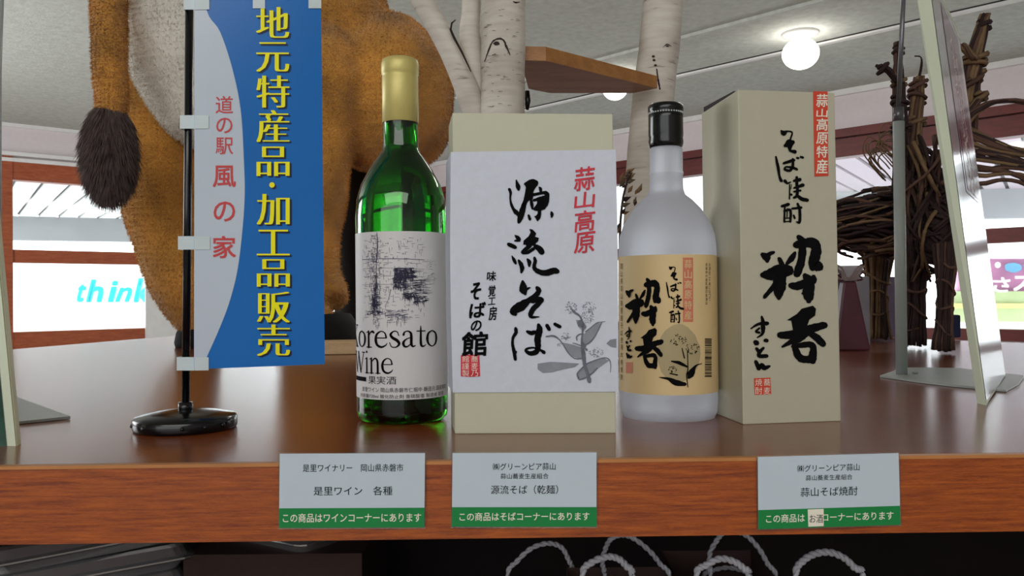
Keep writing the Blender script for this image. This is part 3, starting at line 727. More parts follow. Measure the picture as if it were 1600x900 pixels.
def spirit_small(which=''):
    k = Ink(); z = .1777
    if which != 'kind': k.zoomed(1160, 470, z, [
        [(170, 140, 16), (180, 180, 26), (182, 240, 30), (175, 290, 20), (130, 325, 8)], [(75, 245, 10), (140, 205, 20), (220, 198, 28)], [(150, 240, 14), (120, 270, 16), (150, 280, 18)],
        [(115, 365, 36), (128, 372, 36)], [(200, 348, 26), (215, 350, 28)], [(125, 420, 22), (150, 455, 26)], [(185, 415, 20), (150, 455, 26), (150, 485, 26), (215, 485, 26)],
        [(118, 535, 26), (135, 570, 30), (145, 600, 22), (170, 560, 26), (190, 590, 34), (240, 575, 16)]])
    z = .1887
    if which != 'reading': k.zoomed(1200, 190, z, [
        [(110, 75, 12), (130, 95, 34), (160, 80, 12), (200, 90, 10), (185, 150, 12)], [(140, 200, 20), (180, 180, 56), (205, 170, 30)], [(180, 210, 30), (185, 240, 16), (225, 250, 26)],
        [(65, 290, 12), (82, 370, 20), (95, 450, 16), (110, 490, 22)], [(130, 345, 16), (170, 332, 20), (215, 320, 20)], [(205, 310, 16), (205, 370, 20), (180, 405, 18), (140, 395, 16), (150, 375, 12), (200, 380, 16), (240, 395, 18)],
        [(240, 300, 14), (252, 302, 14)], [(270, 292, 14), (290, 297, 16)],
        [(140, 490, 22), (160, 510, 14), (188, 500, 8)], [(180, 520, 8), (178, 640, 10)], [(180, 600, 10), (195, 605, 16)], [(195, 520, 5), (190, 560, 5)],
        [(215, 490, 16), (265, 480, 24)], [(238, 460, 18), (240, 540, 20)], [(215, 550, 12), (290, 525, 24)], [(245, 550, 20), (240, 610, 20), (215, 630, 16)], [(215, 580, 12), (270, 570, 14)], [(240, 610, 18), (280, 640, 24), (325, 650, 24)],
        [(115, 700, 18), (170, 685, 22)], [(140, 695, 12), (135, 830, 14)], [(135, 740, 16), (185, 735, 18), (185, 830, 14)], [(135, 828, 8), (190, 826, 8)], [(160, 720, 8), (158, 790, 8)], [(145, 800, 8), (180, 798, 8)],
        [(200, 720, 14), (275, 712, 18)], [(245, 680, 16), (262, 730, 18), (262, 830, 18), (235, 830, 8)], [(212, 775, 12), (222, 800, 14)]])
    return k
def red_strip_text(mapf=None):
    k = Ink()
    for ch, y0, y1 in (('蒜', 147, 167), ('山', 170, 183), ('高', 185, 204), ('原', 207, 225), ('特', 228, 246), ('産', 249, 271)):
        k.text(ch, 1276, y0, 1293, y1, .018, slant=1)
    return k

def spirit_box():
    a = T(1161, 663.5); b = T(1314, 658); c = T(1102, 640)
    n = Vector(((b - a).y, -(b - a).x, 0)).normalized(); f = plane_hit(a, n)
    H = f(1157, 140).z - TZ
    dv = (b - a) * .012
    base = (a + b + c + b + c - a) / 4 if False else (b + c) / 2
    t = thing('spirit_box', 'tall beige box of soba spirit with large brush writing and orange strip', 'box', base)
    bm = bmesh.new(); d = b + (c - a); up = Vector((0, 0, H)); ux = (b - a) * .02
    hexa(bm, [a, b, d, c], [a + up - ux * .6, b + up - ux * 1.2, d + up - ux * 1.2, c + up - ux * .3]); bevel(bm, .0009); obj('carton', bm, M['grey_card'], t)
    # lid flap: thin dark-edged tongue lifted at the side
    bm = bmesh.new(); q = up + Vector((0, 0, .0005)); s_ = (c - a)
    hexa(bm, [a + q + s_ * .12, b + q + s_ * .12 - ux, d + q - s_ * .05 - ux, c + q - s_ * .05], [a + q + s_ * .14 + Vector((0, 0, .0012)), b + q + s_ * .14 - ux + Vector((0, 0, .001)), d + q - ux - s_ * .05 + Vector((0, 0, .004)), c + q - s_ * .05 + Vector((0, 0, .004))]); obj('lid_flap', bm, M['blackmat'], t)
    s0 = plane_hit(a + n * .00035, n); s1 = plane_hit(a + n * .0006, n)
    # the top leans in slightly: project on the leaning face
    nn = (b - a).cross(up - ux).normalized(); nn = nn if nn.dot(n) > 0 else -nn
    s0 = plane_hit(a + nn * .00035, nn); s1 = plane_hit(a + nn * .0006, nn)
    k = Ink(); k.poly([(1270.5, 142.5), (1293, 143), (1294.5, 275), (1272.5, 276)]); k.build('orange_strip', s0, M['orange'], t)
    red_strip_text().build('strip_lettering', s1, M['whiteink'], t)
    spirit_big().build('brush_lettering', s1, M['ink'], t)
    spirit_small('reading').build('reading_lettering', s1, M['ink'], t)
    spirit_small('kind').build('small_brush_lettering', s1, M['ink'], t)
    k = Ink(); k.poly([(1178, 591), (1204, 590), (1205, 616), (1179, 617)]); k.build('red_seal', s0, M['orange'], t)
    k = Ink()
    for ch, x, y in (('蕎', 1192, 591), ('麦', 1192, 604), ('焼', 1179, 591), ('酎', 1179, 604)): k.text(ch, x + 1, y + 1, x + 12, y + 12, -.004)
    k.build('seal_lettering', s1, M['whiteink'], t)
spirit_box()

# ================================================================== SPIRIT BOTTLE
def spirit_bottle():
    Zc = .707; c = P(1044, 560, Zc); cx, cy = c.x, c.y; q = Zc / F
    zz = lambda y: P(1044, y, Zc).z
    t = thing('spirit_bottle', 'frosted glass soba spirit bottle with tan label and black screw cap', 'bottle', (cx, cy, TZ))
    R = 75.5 * q
    lean = -.004 / .27   # slight lean of the neck as seen
    prof = [(0, TZ + .0035), (52 * q, TZ + .0008), (62 * q, TZ), (70 * q, zz(650)), (74 * q, zz(640)), (R, zz(622)), (R, zz(400)), (75 * q, zz(385)), (73 * q, zz(368)), (67 * q, zz(350)), (53 * q, zz(328)), (40 * q, zz(314)), (29 * q, zz(305)), (26 * q, zz(296)), (25.5 * q, zz(275)), (26.5 * q, zz(273)), (26.5 * q, zz(270)), (25.5 * q, zz(268)), (25.5 * q, zz(233)), (22 * q, zz(230)), (22 * q, zz(175)), (0, zz(175))]
    bm = bmesh.new(); lathe(bm, cx, cy, prof, 96); obj('glass_body', bm, M['frost'], t, True)
    bm = bmesh.new(); cp = [(0, zz(231))] + [(25 * q, zz(231)), (26.6 * q, zz(227)), (27.2 * q, zz(222)), (26.2 * q, zz(216)), (27 * q, zz(212)), (26.8 * q, zz(186)), (27 * q, zz(180)), (25.6 * q, zz(178)), (27.5 * q, zz(174)), (27.5 * q, zz(167)), (24 * q, zz(163.5)), (0, zz(163))]
    lathe(bm, cx, cy, cp, 64); obj('screw_cap', bm, M['black'], t, True)
    for kk in range(40):
        a_ = 2 * pi * kk / 40; x, y = cx + 26.7 * q * cos(a_), cy + 26.7 * q * sin(a_)
        if y > cy: continue
        bm = bmesh.new(); box(bm, x - .0005, x + .0005, y - .0006, y + .0006, zz(179.2), zz(177)); obj('perforation', bm, M['metalgrey'], t)
    # label
    bm = bmesh.new(); r = R + .0002; a0, a1_ = radians(172), radians(368); nn = 80
    lo = [bm.verts.new((cx + r * cos(a0 + (a1_ - a0) * i / nn), cy + r * sin(a0 + (a1_ - a0) * i / nn), zz(608.5))) for i in range(nn + 1)]
    hi = [bm.verts.new((v.co.x, v.co.y, zz(401))) for v in lo]
    for i in range(nn): bm.faces.new((lo[i], lo[i + 1], hi[i + 1], hi[i]))
    obj('label', bm, M['tan'], t, True)
    s0 = cyl_hit(cx, cy, R + .0004); s1 = cyl_hit(cx, cy, R + .0006); s2 = cyl_hit(cx, cy, R + .0008)
    k = Ink(); k.rect(1067, 402.5, 1083, 503); k.build('pale_red_strip', s0, M['palered'], t, 4)
    k = Ink()
    for n_, ch in enumerate('蒜山高原特産'): k.text(ch, 1069.5, 406 + 16 * n_, 1081, 419 + 16 * n_, .01)
    k.build('strip_lettering', s1, M['tan'], t, 5)
    k = Ink(); k.disc(1060, 552, 34, 28, .03, 45); k.build('moon_print', s0, M['tanmoon'], t, 4)
    # same calligraphy as the box, smaller: map its box coordinates to the label
    big = spirit_big(); bx = [v[0] for v in big.v]; by = [v[1] for v in big.v]
    X0, X1, Y0, Y1 = min(bx), max(bx), min(by), max(by)
    def mp(x, y):
        u = (x - X0) / (X1 - X0); v = (y - Y0) / (Y1 - Y0)
        return (976.5 + u * 60.5, 434 + v * 143)
    bigm = big.shift(mp); bigm.build('brush_lettering', s2, M['ink'], t, 5)
    def mps(x, y):
        if y > 470: return (975 + (x - 1171) / (1204 - 1171) * 13, 512 + (y - 496) / (580 - 496) * 49)
        return (1040 + (x - 1210) / (1262 - 1210) * 28, 416 + (y - 203) / (348 - 203) * 88)
    spirit_small('reading').shift(mps).build('reading_lettering', s2, M['ink'], t, 5)
    spirit_small('kind').shift(mps).build('small_brush_lettering', s2, M['ink'], t, 5)
    k = Ink(); k.rect(978, 566, 988, 583); k.build('red_seal', s1, M['palered'], t)
    k = Ink()
    for n_, ch in enumerate('岡山県蒜山高原産そば使用本格焼酎'): k.text(ch, 969.5, 412 + 11.5 * n_, 972.5, 421 + 11.5 * n_, .01)
    k.build('origin_lettering', s2, M['ink'], t, 5); k = Ink()
    for n_, ch in enumerate('妊娠中や授乳期の飲酒は'): k.text(ch, 1102.5, 411 + 6 * n_, 1105.5, 416 + 6 * n_, .01)
    for n_, ch in enumerate('お酒は二十歳になって'): k.text(ch, 1107.5, 411 + 6 * n_, 1110.3, 416 + 6 * n_, .01)
    k.build('notice_lettering', s2, M['ink'], t, 5); k = Ink()
    rnd = random.Random(5); y = 529
    while y < 589:
        h = rnd.choice((.7, 1.1, 1.8)); k.rect(1101.5, y, 1112, y + h); y += h + rnd.choice((.8, 1.2, 1.6))
    k.build('barcode', s2, M['ink'], t, 5); k = Ink()
    # plant
    o = 1 / 4.19
    def zp(st): return [(1030 + p[0] * o, 395 + p[1] * o, p[2] * o) for p in st]
    for st in ([(150, 625, 6), (165, 690, 8)], [(185, 640, 5), (188, 760, 7), (180, 800, 8), (188, 880, 5)], [(80, 710, 8), (130, 720, 22), (180, 745, 14)], [(280, 725, 4), (240, 740, 12), (210, 790, 44), (195, 815, 24)],
               [(0, 815, 4), (60, 825, 20), (110, 850, 40), (170, 860, 22)], [(70, 790, 8), (120, 800, 8)]):
        k.stroke(zp(st), .1, k=4)
    for cx_, cy_, rx, ry, n_ in ((125, 570, 52, 36, 40), (215, 625, 48, 38, 40), (85, 765, 32, 24, 24)):
        for _ in range(n_):
            a_, qq = rnd.uniform(0, 2 * pi), sqrt(rnd.random()); x = cx_ + rx * qq * cos(a_); y = cy_ + ry * qq * sin(a_)
            k.disc(1030 + x * o, 395 + y * o, rnd.uniform(.5, 1.2), 5, .2)
    k.build('plant_drawing', s2, M['ink'], t, 5)
spirit_bottle()

# ================================================================== WINE BOTTLE
def wine_bottle():
    Zc = .7015; c = P(629, 600, Zc); cx, cy = c.x, c.y; q = Zc / F
    zz = lambda y: P(629, y, Zc).z
    t = thing('wine_bottle', 'green glass wine bottle with gold capsule and white label', 'bottle', (cx, cy, TZ))
    out = [(0, TZ + .020), (20 * q, TZ + .019), (38 * q, TZ + .011), (52 * q, TZ + .003), (58 * q, TZ), (64 * q, TZ + .001), (69 * q, zz(648)), (70.5 * q, zz(638)), (70.5 * q, zz(340)), (68.5 * q, zz(313)), (62 * q, zz(290)), (50 * q, zz(267)), (38 * q, zz(249)), (30 * q, zz(239)), (27.5 * q, zz(230)), (27 * q, zz(193)), (26 * q, zz(120)), (26 * q, zz(100))]
    w_ = 5 * q
    inn = [(0, zz(100)), (17 * q, zz(100.1)), (19 * q, zz(120)), (20.5 * q, zz(193)), (21.5 * q, zz(232)), (31 * q, zz(247)), (45 * q, zz(269)), (57 * q, zz(292)), (63 * q, zz(315)), (65 * q, zz(340)), (65 * q, TZ + .016), (60 * q, TZ + .009), (38 * q, TZ + .017), (20 * q, TZ + .026), (0, TZ + .027)]
    # closed shell: outer up, across the lip, inner down
    bm = bmesh.new(); lathe(bm, cx, cy, out + [(17 * q, zz(99.9))] + inn[1:], 96)
    obj('glass_body', bm, M['greenglass'], t, True)
    wl = [(0, zz(228)), (21.2 * q, zz(228)), (21.8 * q, zz(232)), (31.3 * q, zz(247)), (45.3 * q, zz(269)), (57.3 * q, zz(292)), (63.3 * q, zz(315)), (65.3 * q, zz(340)), (65.3 * q, TZ + .0155), (60 * q, TZ + .0086), (38 * q, TZ + .0166), (20 * q, TZ + .0256), (0, TZ + .0266)]
    bm = bmesh.new(); lathe(bm, cx, cy, wl, 96); obj('wine', bm, M['wine'], t, True)
    cap = [(27.6 * q, zz(193)), (28.4 * q, zz(192.5)), (28.3 * q, zz(122)), (27.6 * q, zz(119.5)), (29.3 * q, zz(117)), (29.3 * q, zz(101)), (27.6 * q, zz(95)), (23.5 * q, zz(92.5)), (0, zz(92))]
    bm = bmesh.new(); lathe(bm, cx, cy, cap, 64); obj('capsule', bm, M['gold'], t, True)
    R = 70.5 * q
    def lab(name, a0, a1_, y0, y1, m):
        bm = bmesh.new(); r = R + .0002; nn = 70
        lo = [bm.verts.new((cx + r * cos(a0 + (a1_ - a0) * i / nn), cy + r * sin(a0 + (a1_ - a0) * i / nn), zz(y1))) for i in range(nn + 1)]
        hi = [bm.verts.new((v.co.x, v.co.y, zz(y0))) for v in lo]
        for i in range(nn): bm.faces.new((lo[i], lo[i + 1], hi[i + 1], hi[i]))
        return obj(name, bm, m, t, True)
    lab('label', radians(166), radians(358), 366.5, 616, M['labelpaper'])
    lab('back_label', radians(50), radians(118), 400, 590, M['labelpaper'])
    # print in (arc px, photo y): arc x measured in px along the glass from the label's middle
    def wrap(off):
        r = R + off
        return lambda x, y: Vector((cx + r * sin(x / 70.5), cy - r * cos(x / 70.5), zz(y)))
    s = wrap(.0005); ext = 70.5
    A = lambda px: ext * math.asin(max(-1, min(1, (px - 629) / 70.5)))
    k = Ink()
    LET = {'o': (.86, [[(.42, .98, .06), (.17, .82, .12), (.09, .5, .17), (.17, .18, .12), (.42, .02, .06), (.67, .18, .12), (.75, .5, .17), (.67, .82, .12), (.42, .98, .06)]]),
      'r': (.62, [[(.2, 0, .15), (.2, .97, .13)], [(.04, .01, .06), (.42, .01, .06)], [(.04, .9, .05), (.2, .97, .07)], [(.22, .7, .05), (.36, .92, .08), (.5, .96, .13), (.58, .9, .12)]]),
      'e': (.84, [[(.12, .58, .06), (.74, .58, .06)], [(.74, .6, .1), (.66, .87, .08), (.43, .98, .06), (.17, .8, .13), (.09, .48, .17), (.18, .16, .15), (.45, .03, .12), (.7, .14, .07), (.78, .26, .04)]]),
      's': (.72, [[(.6, .72, .05), (.52, .94, .06), (.33, .98, .07), (.15, .8, .13), (.25, .6, .16), (.5, .43, .17), (.62, .22, .14), (.45, .03, .07), (.2, .05, .06), (.09, .3, .05)]]),
      'a': (.84, [[(.14, .76, .13), (.2, .92, .08), (.38, .98, .07), (.54, .86, .13), (.57, .6, .15), (.57, .2, .15), (.66, .05, .1), (.8, .1, .05)], [(.55, .6, .05), (.3, .5, .07), (.13, .3, .14), (.18, .08, .13), (.35, .05, .08), (.55, .22, .05)]]),
      't': (.6, [[(.28, 1.28, .04), (.28, 1, .1), (.28, .25, .15), (.35, .05, .12), (.5, .06, .06), (.58, .14, .04)], [(.05, .97, .06), (.55, .97, .06)]]),
      'i': (.42, [[(.2, 0, .15), (.2, .97, .13)], [(.04, .01, .06), (.38, .01, .06)], [(.04, .9, .05), (.2, .97, .07)], [(.2, 1.36, .17), (.2, 1.37, .17)]]),
      'n': (.95, [[(.2, 0, .15), (.2, .97, .13)], [(.04, .01, .06), (.38, .01, .06)], [(.04, .9, .05), (.2, .97, .07)], [(.22, .72, .05), (.4, .92, .09), (.57, .95, .11), (.68, .78, .14), (.7, .4, .15), (.7, 0, .15)], [(.54, .01, .06), (.88, .01, .06)]]),
      'K': (1.28, [[(.3, 0, .18), (.3, 1.33, .18)], [(.08, .01, .06), (.52, .01, .06)], [(.08, 1.33, .06), (.52, 1.33, .06)], [(1.02, 1.3, .06), (.38, .62, .07)], [(.52, .78, .15), (1.02, .04, .2)], [(.8, .01, .06), (1.24, .01, .06)], [(.82, 1.33, .06), (1.18, 1.33, .06)]]),
      'W': (1.72, [[(.2, 1.32, .18), (.58, .02, .14)], [(.58, .02, .07), (.92, 1.3, .07)], [(.86, 1.32, .18), (1.22, .02, .14)], [(1.22, .02, .07), (1.58, 1.3, .07)], [(.02, 1.33, .06), (.4, 1.33, .06)], [(1.4, 1.33, .06), (1.74, 1.33, .06)]])}
    def word(wd, x, base, ux, uy):
        for ch in wd:
            adv, st = LET[ch]
            for q_ in st: k.stroke([(x + a_ * ux, base - b_ * uy, w1 * ux) for a_, b_, w1 in q_], 0, k=6)
            x += adv * ux
    word('Koresato', -75 - 1.28 * 25, 538.5, 26.5, 24.5); word('Wine', -54 - 1.72 * 22.8, 577, 22.8, 23)
    k.text('果実酒', A(586), 581, A(629), 593, -.002)
    k.text('是里ワイン 岡山県赤磐市仁堀中 醸造元 国産葡萄', A(575), 598, A(697), 605, -.002)
    k.text('内容量720ml 酸化防止剤 亜硫酸塩 製造者 是里', A(572), 608, A(694), 614, -.002)
    k.rect(A(562), 583.5, A(582), 590)
    k.build('lettering', s, M['ink'], t, 6)
    rnd = random.Random(11)
    k = Ink(); d = Ink(); z = 160 / 900
    X = lambda u: A(560 + u * z); Y = lambda v: 360 + v * z
    # thin etched landscape: tree trunk, rails, sketch hatching
    def hatch(I, x0, y0, x1, y1, n, wdt, l, vert=.5):
        for _ in range(n):
            x = rnd.uniform(x0, x1); y = rnd.uniform(y0, y1); q_ = l * rnd.uniform(.4, 1.3)
            if rnd.random() < vert: p = [(x, y), (x + rnd.uniform(-6, 6), y + q_)]
            else: p = [(x, y), (x + q_, y + rnd.uniform(-5, 5))]
            I.stroke([(X(p[0][0]), Y(p[0][1]), wdt), (X(p[1][0]), Y(p[1][1]), wdt * .6)], .1, k=1)
    for yy in (265, 268, 410, 480, 345): k.stroke([(X(80 + rnd.uniform(0, 30)), Y(yy), .45), (X(300), Y(yy - 3), .5), (X(620), Y(yy + 8), .4)], .1, k=3)
    hatch(k, 95, 90, 620, 760, 330, .5, 34); hatch(k, 150, 180, 260, 720, 220, .6, 30); hatch(k, 180, 60, 240, 300, 50, .6, 26, .3)
    hatch(k, 300, 690, 480, 800, 90, .6, 40, .15); hatch(k, 640, 270, 700, 460, 40, .4, 20); hatch(k, 190, 740, 250, 830, 30, .5, 30)
    k.build('etching', wrap(.00045), M['pencil'], t, 8)
    d.stroke([(X(235), Y(45), .8), (X(240), Y(160), 1.4), (X(228), Y(280), .9), (X(225), Y(420), .8), (X(212), Y(560), 1.6), (X(205), Y(660), 2.2)], .3)
    hatch(d, 180, 560, 235, 700, 110, .9, 26, .6); hatch(d, 205, 400, 235, 560, 40, .8, 26, .8); hatch(d, 140, 700, 300, 735, 26, .9, 30, .1)
    hatch(d, 378, 345, 530, 430, 240, 1.0, 34, .5); hatch(d, 365, 420, 470, 510, 120, .9, 30, .4); hatch(d, 440, 440, 625, 560, 90, .6, 50, .1); hatch(d, 440, 550, 560, 600, 70, .9, 30, .3); hatch(d, 530, 580, 625, 640, 60, .9, 26, .4)
    d.stroke([(X(385), Y(345), 1.1), (X(535), Y(345), 1.1)], .2); d.stroke([(X(350), Y(520), .7), (X(330), Y(600), .5), (X(300), Y(660), .4)], .2)
    d.build('dark_etching', wrap(.0006), M['pencil_dark'], t, 8)
wine_bottle()

# ================================================================== TABLE BANNER
def banner():
    Zc = .661; c = P(290, 655, Zc); cx, cy = c.x, c.y; q = Zc / F
    t = thing('banner_stand', 'blue tabletop banner with yellow vertical lettering on a black stand', 'banner', (cx, cy, TZ))
    r = 77 * q
    pr = [(0, TZ), (r * .97, TZ), (r, TZ + .002), (r, TZ + .0085), (r * .96, TZ + .0105), (r * .6, TZ + .0135), (r * .2, TZ + .0155), (0, TZ + .0157)]
    bm = bmesh.new(); lathe(bm, cx, cy, pr, 72); obj('base', bm, M['black'], t, True)
    for a_ in (-150, -118, -72, -48, -25):
        x, y = cx + (r - .0002) * cos(radians(a_)), cy + (r - .0002) * sin(radians(a_)); bm = bmesh.new(); bmesh.ops.create_uvsphere(bm, u_segments=12, v_segments=8, radius=.0016)
        for v in bm.verts: v.co += Vector((x, y, TZ + .0052))
        obj('stud', bm, M['black'], t, True)
    bm = bmesh.new(); lathe(bm, cx, cy, [(0, TZ + .013), (.0056, TZ + .013), (.0056, TZ + .021), (0, TZ + .021)], 24); obj('collar', bm, M['black'], t, True)
    top = P(296.5, -60, Zc)
    bm = bmesh.new(); tube(bm, [(cx, cy, TZ + .012), ((cx + top.x) / 2, cy, (TZ + top.z) / 2), (top.x, cy, top.z)], .0031, 16); obj('pole', bm, M['black'], t, True)
    L_ = P(303, 300, .655); R_ = P(507, 300, .693); dx = Vector((R_.x - L_.x, R_.y - L_.y, 0)).normalized(); n = Vector((dx.y, -dx.x, 0))
    f = plane_hit(L_, n)
    bm = bmesh.new(); prism(bm, [f(304, -60), f(303, 577), f(507.5, 569), f(501, -60)], -n * .0006); obj('banner_sheet', bm, M['blue'], t)
    f1 = plane_hit(L_ + n * .0003, n); f2 = plane_hit(L_ + n * .0006, n); f3 = plane_hit(L_ + n * .0009, n)
    k = Ink(); arc = [(314, -60), (323, 16), (344, 50), (363, 107), (376, 171), (381, 249), (382, 317), (373, 410), (360, 467), (343, 513), (323, 558), (316, 576.5), (303.2, 577), (304, -60)]
    sm = [(p.x, p.y) for p in smooth_path([Vector((a_, b_, 0)) for a_, b_ in arc[:12]], 5)] + arc[12:]
    k.poly(sm); k.build('pale_arc', f1, M['flagwhite'], t)
    y = Ink(); sh = Ink()
    cs = [('地', 11, 59), ('元', 66, 112), ('特', 118, 168), ('産', 172, 222), ('品', 229, 275), ('加', 303, 351), ('工', 359, 399), ('品', 405, 448), ('販', 456, 504), ('売', 507, 556)]
    for i, (ch, a_, b_) in enumerate(cs):
        x0 = 402 + (i * .15)
        y.text(ch, x0, a_, x0 + 48, b_, -.015, hthick=1.9); sh.text(ch, x0 + 2.5, a_ + 2.5, x0 + 51, b_ + 2.5, -.010, hthick=2.1)
    y.disc(425, 289, 4.3, 16); sh.disc(427.5, 291.5, 4.3, 16)
    sh.build('lettering_shadow', f1, M['navy'], t); y.build('yellow_lettering', f2, M['yellow'], t)
    k = Ink()
    for ch, x0, y0, x1, y1, o in (('道', 337, 150, 364, 177, .008), ('の', 338, 184, 363, 208, .008), ('駅', 337, 215, 364, 241, .008), ('風', 333, 259, 368, 292, .02), ('の', 334, 315, 367, 346, .012), ('家', 333, 369, 368, 403, .02)):
        k.text(ch, x0, y0, x1, y1, o)
    k.build('red_lettering', f2, M['flagred'], t)
    for (x0, y0, x1, y1) in ((287, -6, 327, 15), (281, 180, 326, 201), (278, 369, 328, 390), (276, 558, 326, 579)):
        fa = plane_hit(Vector((cx, cy - .0068, 0)), n); a_ = fa(x0, y0); b_ = fa(303.5, y0); a2_ = fa(x0, y1); b2_ = fa(303.5, y1)
        c1, c2 = f3(x1, y0 + .3), f3(x1, y1 - .3); m1, m2 = f3(305, y0), f3(305, y1)
        bm = bmesh.new()
        vs = [bm.verts.new(p) for p in (a_, b_, m1, c1, c2, m2, b2_, a2_)]
        bm.faces.new((vs[0], vs[1], vs[6], vs[7])); bm.faces.new((vs[1], vs[2], vs[5], vs[6])); bm.faces.new((vs[2], vs[3], vs[4], vs[5]))
        # back leaf passing behind the pole
        e0 = a_ + Vector((.0, .0126, 0)); e1 = a2_ + Vector((0, .0126, 0)); v8, v9 = bm.verts.new(e0), bm.verts.new(e1)
        bm.faces.new((vs[0], vs[7], v9, v8))
        obj('fastening_tab', bm, M['tab'], t)
    for x0, x1 in ((395, 414), (482, 502)):
        k = Ink(); k.rect(x0, -30, x1, 13); k.build('top_tab', f3, M['tab'], t)
banner()

# ================================================================== SIGN PANELS ON METAL STANDS
def stand_right():
    Zp = .80
    b = T(1409, 588); q = b.y / F
    t = thing('sign_stand', 'grey metal pole stand on a flat plate, behind the leaning panel at right', 'stand', (b.x, b.y, TZ))
    pts = [T(1374, 587), T(1410, 578), T(1500, 580), T(1600, 590), T(1575, 610), T(1450, 603)]
    pts = [T(1375, 590), T(1412, 577), T(1498, 578), T(1600, 590), T(1592, 602), T(1572, 613), T(1480, 604), T(1430, 598)]
    bm = bmesh.new(); prism(bm, [Vector((p.x, p.y, TZ + .0026)) for p in pts], (0, 0, -.0022)); obj('base_plate', bm, M['metalgrey'], t)
    bm = bmesh.new(); lathe(bm, b.x, b.y, [(0, TZ + .0027), (8.5 * q, TZ + .0027), (8.5 * q, P(1411, 190, b.y).z), (0, P(1411, 190, b.y).z)], 24); obj('pole', bm, M['metalgrey'], t, True)
    bm = bmesh.new(); za_, zb_ = P(1411, 190, b.y).z, P(1411, 168, b.y).z; lathe(bm, b.x, b.y, [(0, za_), (8 * q, za_), (8 * q, zb_), (0, zb_)], 24); obj('clamp', bm, M['darkmetal'], t, True)
    bm = bmesh.new(); tube(bm, [(b.x, b.y, zb_), P(1415, -80, b.y)], 3.6 * q, 12); obj('rod', bm, M['darkmetal'], t, True)
    bm = bmesh.new(); s_ = T(1430, 588); bmesh.ops.create_uvsphere(bm, u_segments=12, v_segments=8, radius=.004)
    for v in bm.verts: v.co = Vector((s_.x, s_.y, TZ + .005)) + Vector((v.co.x, v.co.y, v.co.z * .5))
    obj('screw', bm, M['metalgrey'], t, True)
    # leaning panel
    A0 = T(1527, 630); A1 = T(1541, 633.5)
    th = (A1 - A0)
    Zf = A1.y
    B1 = P(1571, 581, A1.y * 1.30); B1.z = TZ
    topA = P(1424, -60, Zf - .0); topA1 = P(1447, -60, Zf + .003)
    dirb = (B1 - A1); up = topA1 - A1
    t2 = thing('leaning_signboard', 'thick glossy sign panel with pale green edge, leaning beside the pole at right', 'sign', A1)
    # slab: face corners
    X1 = A1; X2 = A1 + dirb + Vector((0, 0, .0045)); X3 = A1 + dirb + up * 1.02; X4 = A1 + up
    tt_ = topA - topA1
    bm = bmesh.new(); lo = [X1, X2, X3, X4]; hi = [A0, X2 - th, X3 + tt_, topA]
    hexa(bm, lo, hi); bmesh.ops.recalc_face_normals(bm, faces=bm.faces); obj('board', bm, M['panel_edge'], t2)
    nf = dirb.cross(up).normalized(); nf = nf if nf.dot(CAMLOC - A1) > 0 else -nf
    def patch(name, u0, u1, v0, v1, m, off):
        cs = [X1 + dirb * u + up * v + nf * off for u, v in ((u0, v0), (u1, v0), (u1, v1), (u0, v1))]
        bm = bmesh.new(); vs = [bm.verts.new(p) for p in cs]; bm.faces.new(vs); return obj(name, bm, m, t2)
    patch('glossy_face', .01, .99, .01, .99, M['panel_face'], .0005)
    patch('mauve_print', .3, .86, .50, .97, M['panel_print'], .0009)
    patch('rose_print', .36, .84, .51, .66, M['panel_print2'], .0012)
    bm = bmesh.new(); rnd = random.Random(4)
    for s_ in range(2):
        u = .5 + .13 * s_; pts = [X1 + dirb * (u + rnd.uniform(-.035, .035)) + up * (.5 + .006 * v_) + nf * .0016 for v_ in range(70)]
        tube(bm, pts, .00025, 3)
    obj('script_lines', bm, M['whiteink'], t2)
stand_right()
def stand_left():
    pts = [T(24, 664), T(110, 655), T(26, 624), T(-30, 614), T(-60, 650)]
    b = T(-6, 640)
    t = thing('sign_stand', 'grey metal plate foot of the sign stand at the far left edge', 'stand', (b.x, b.y, TZ))
    bm = bmesh.new(); prism(bm, [Vector((p.x, p.y, TZ + .0026)) for p in pts], (0, 0, -.0022)); obj('base_plate', bm, M['metalgrey'], t)
    bm = bmesh.new(); tube(bm, [Vector((b.x, b.y, TZ + .0027)), P(-6, 110, b.y), P(-1, -40, b.y)], .0045, 14); obj('pole', bm, M['metalgrey'], t, True)
    A1 = T(12, 697); A2 = T(25, 697); Z = A1.y
    t2 = thing('leaning_signboard', 'sign panel with dark green leafy print and white edge at the far left', 'sign', A1)
    tl = P(-55, 0, Z); tr = P(-42, 0, Z); back_ = Vector((-.16, .1, 0))
    def slab(lo, mt, nm):
        bm = bmesh.new(); hexa(bm, lo[:4], lo[4:]); bmesh.ops.recalc_face_normals(bm, faces=bm.faces); return obj(nm, bm, mt, t2)
    sb = Vector((-.2, .02, 0))
    slab([A1, A2, A2 + sb, A1 + sb, tl, tr, tr + sb, tl + sb], M['panel_edge'], 'board')
    A3 = T(33, 693); tr3 = P(-30, 0, A3.y)
    e = Vector((0, .004, 0))
    slab([A2 + Vector((.0004, .001, 0)), A3, A3 + sb * .5 + e, A2 + sb * .5 + e, tr + Vector((.0004, .001, 0)), tr3, tr3 + sb * .5 + e, tr + sb * .5 + e], M['panel_edge2'], 'backing_board')
    q0 = A1 + Vector((-.0004, -.0006, 0)); q1 = tl + Vector((-.0004, -.0006, 0)); s2 = Vector((-.19, .01, 0))
    bm = bmesh.new(); vs = [bm.verts.new(p) for p in (q0 + s2, q0, q1, q1 + s2)]; bm.faces.new(vs); obj('leafy_print', bm, M['leafprint'], t2)
stand_left()

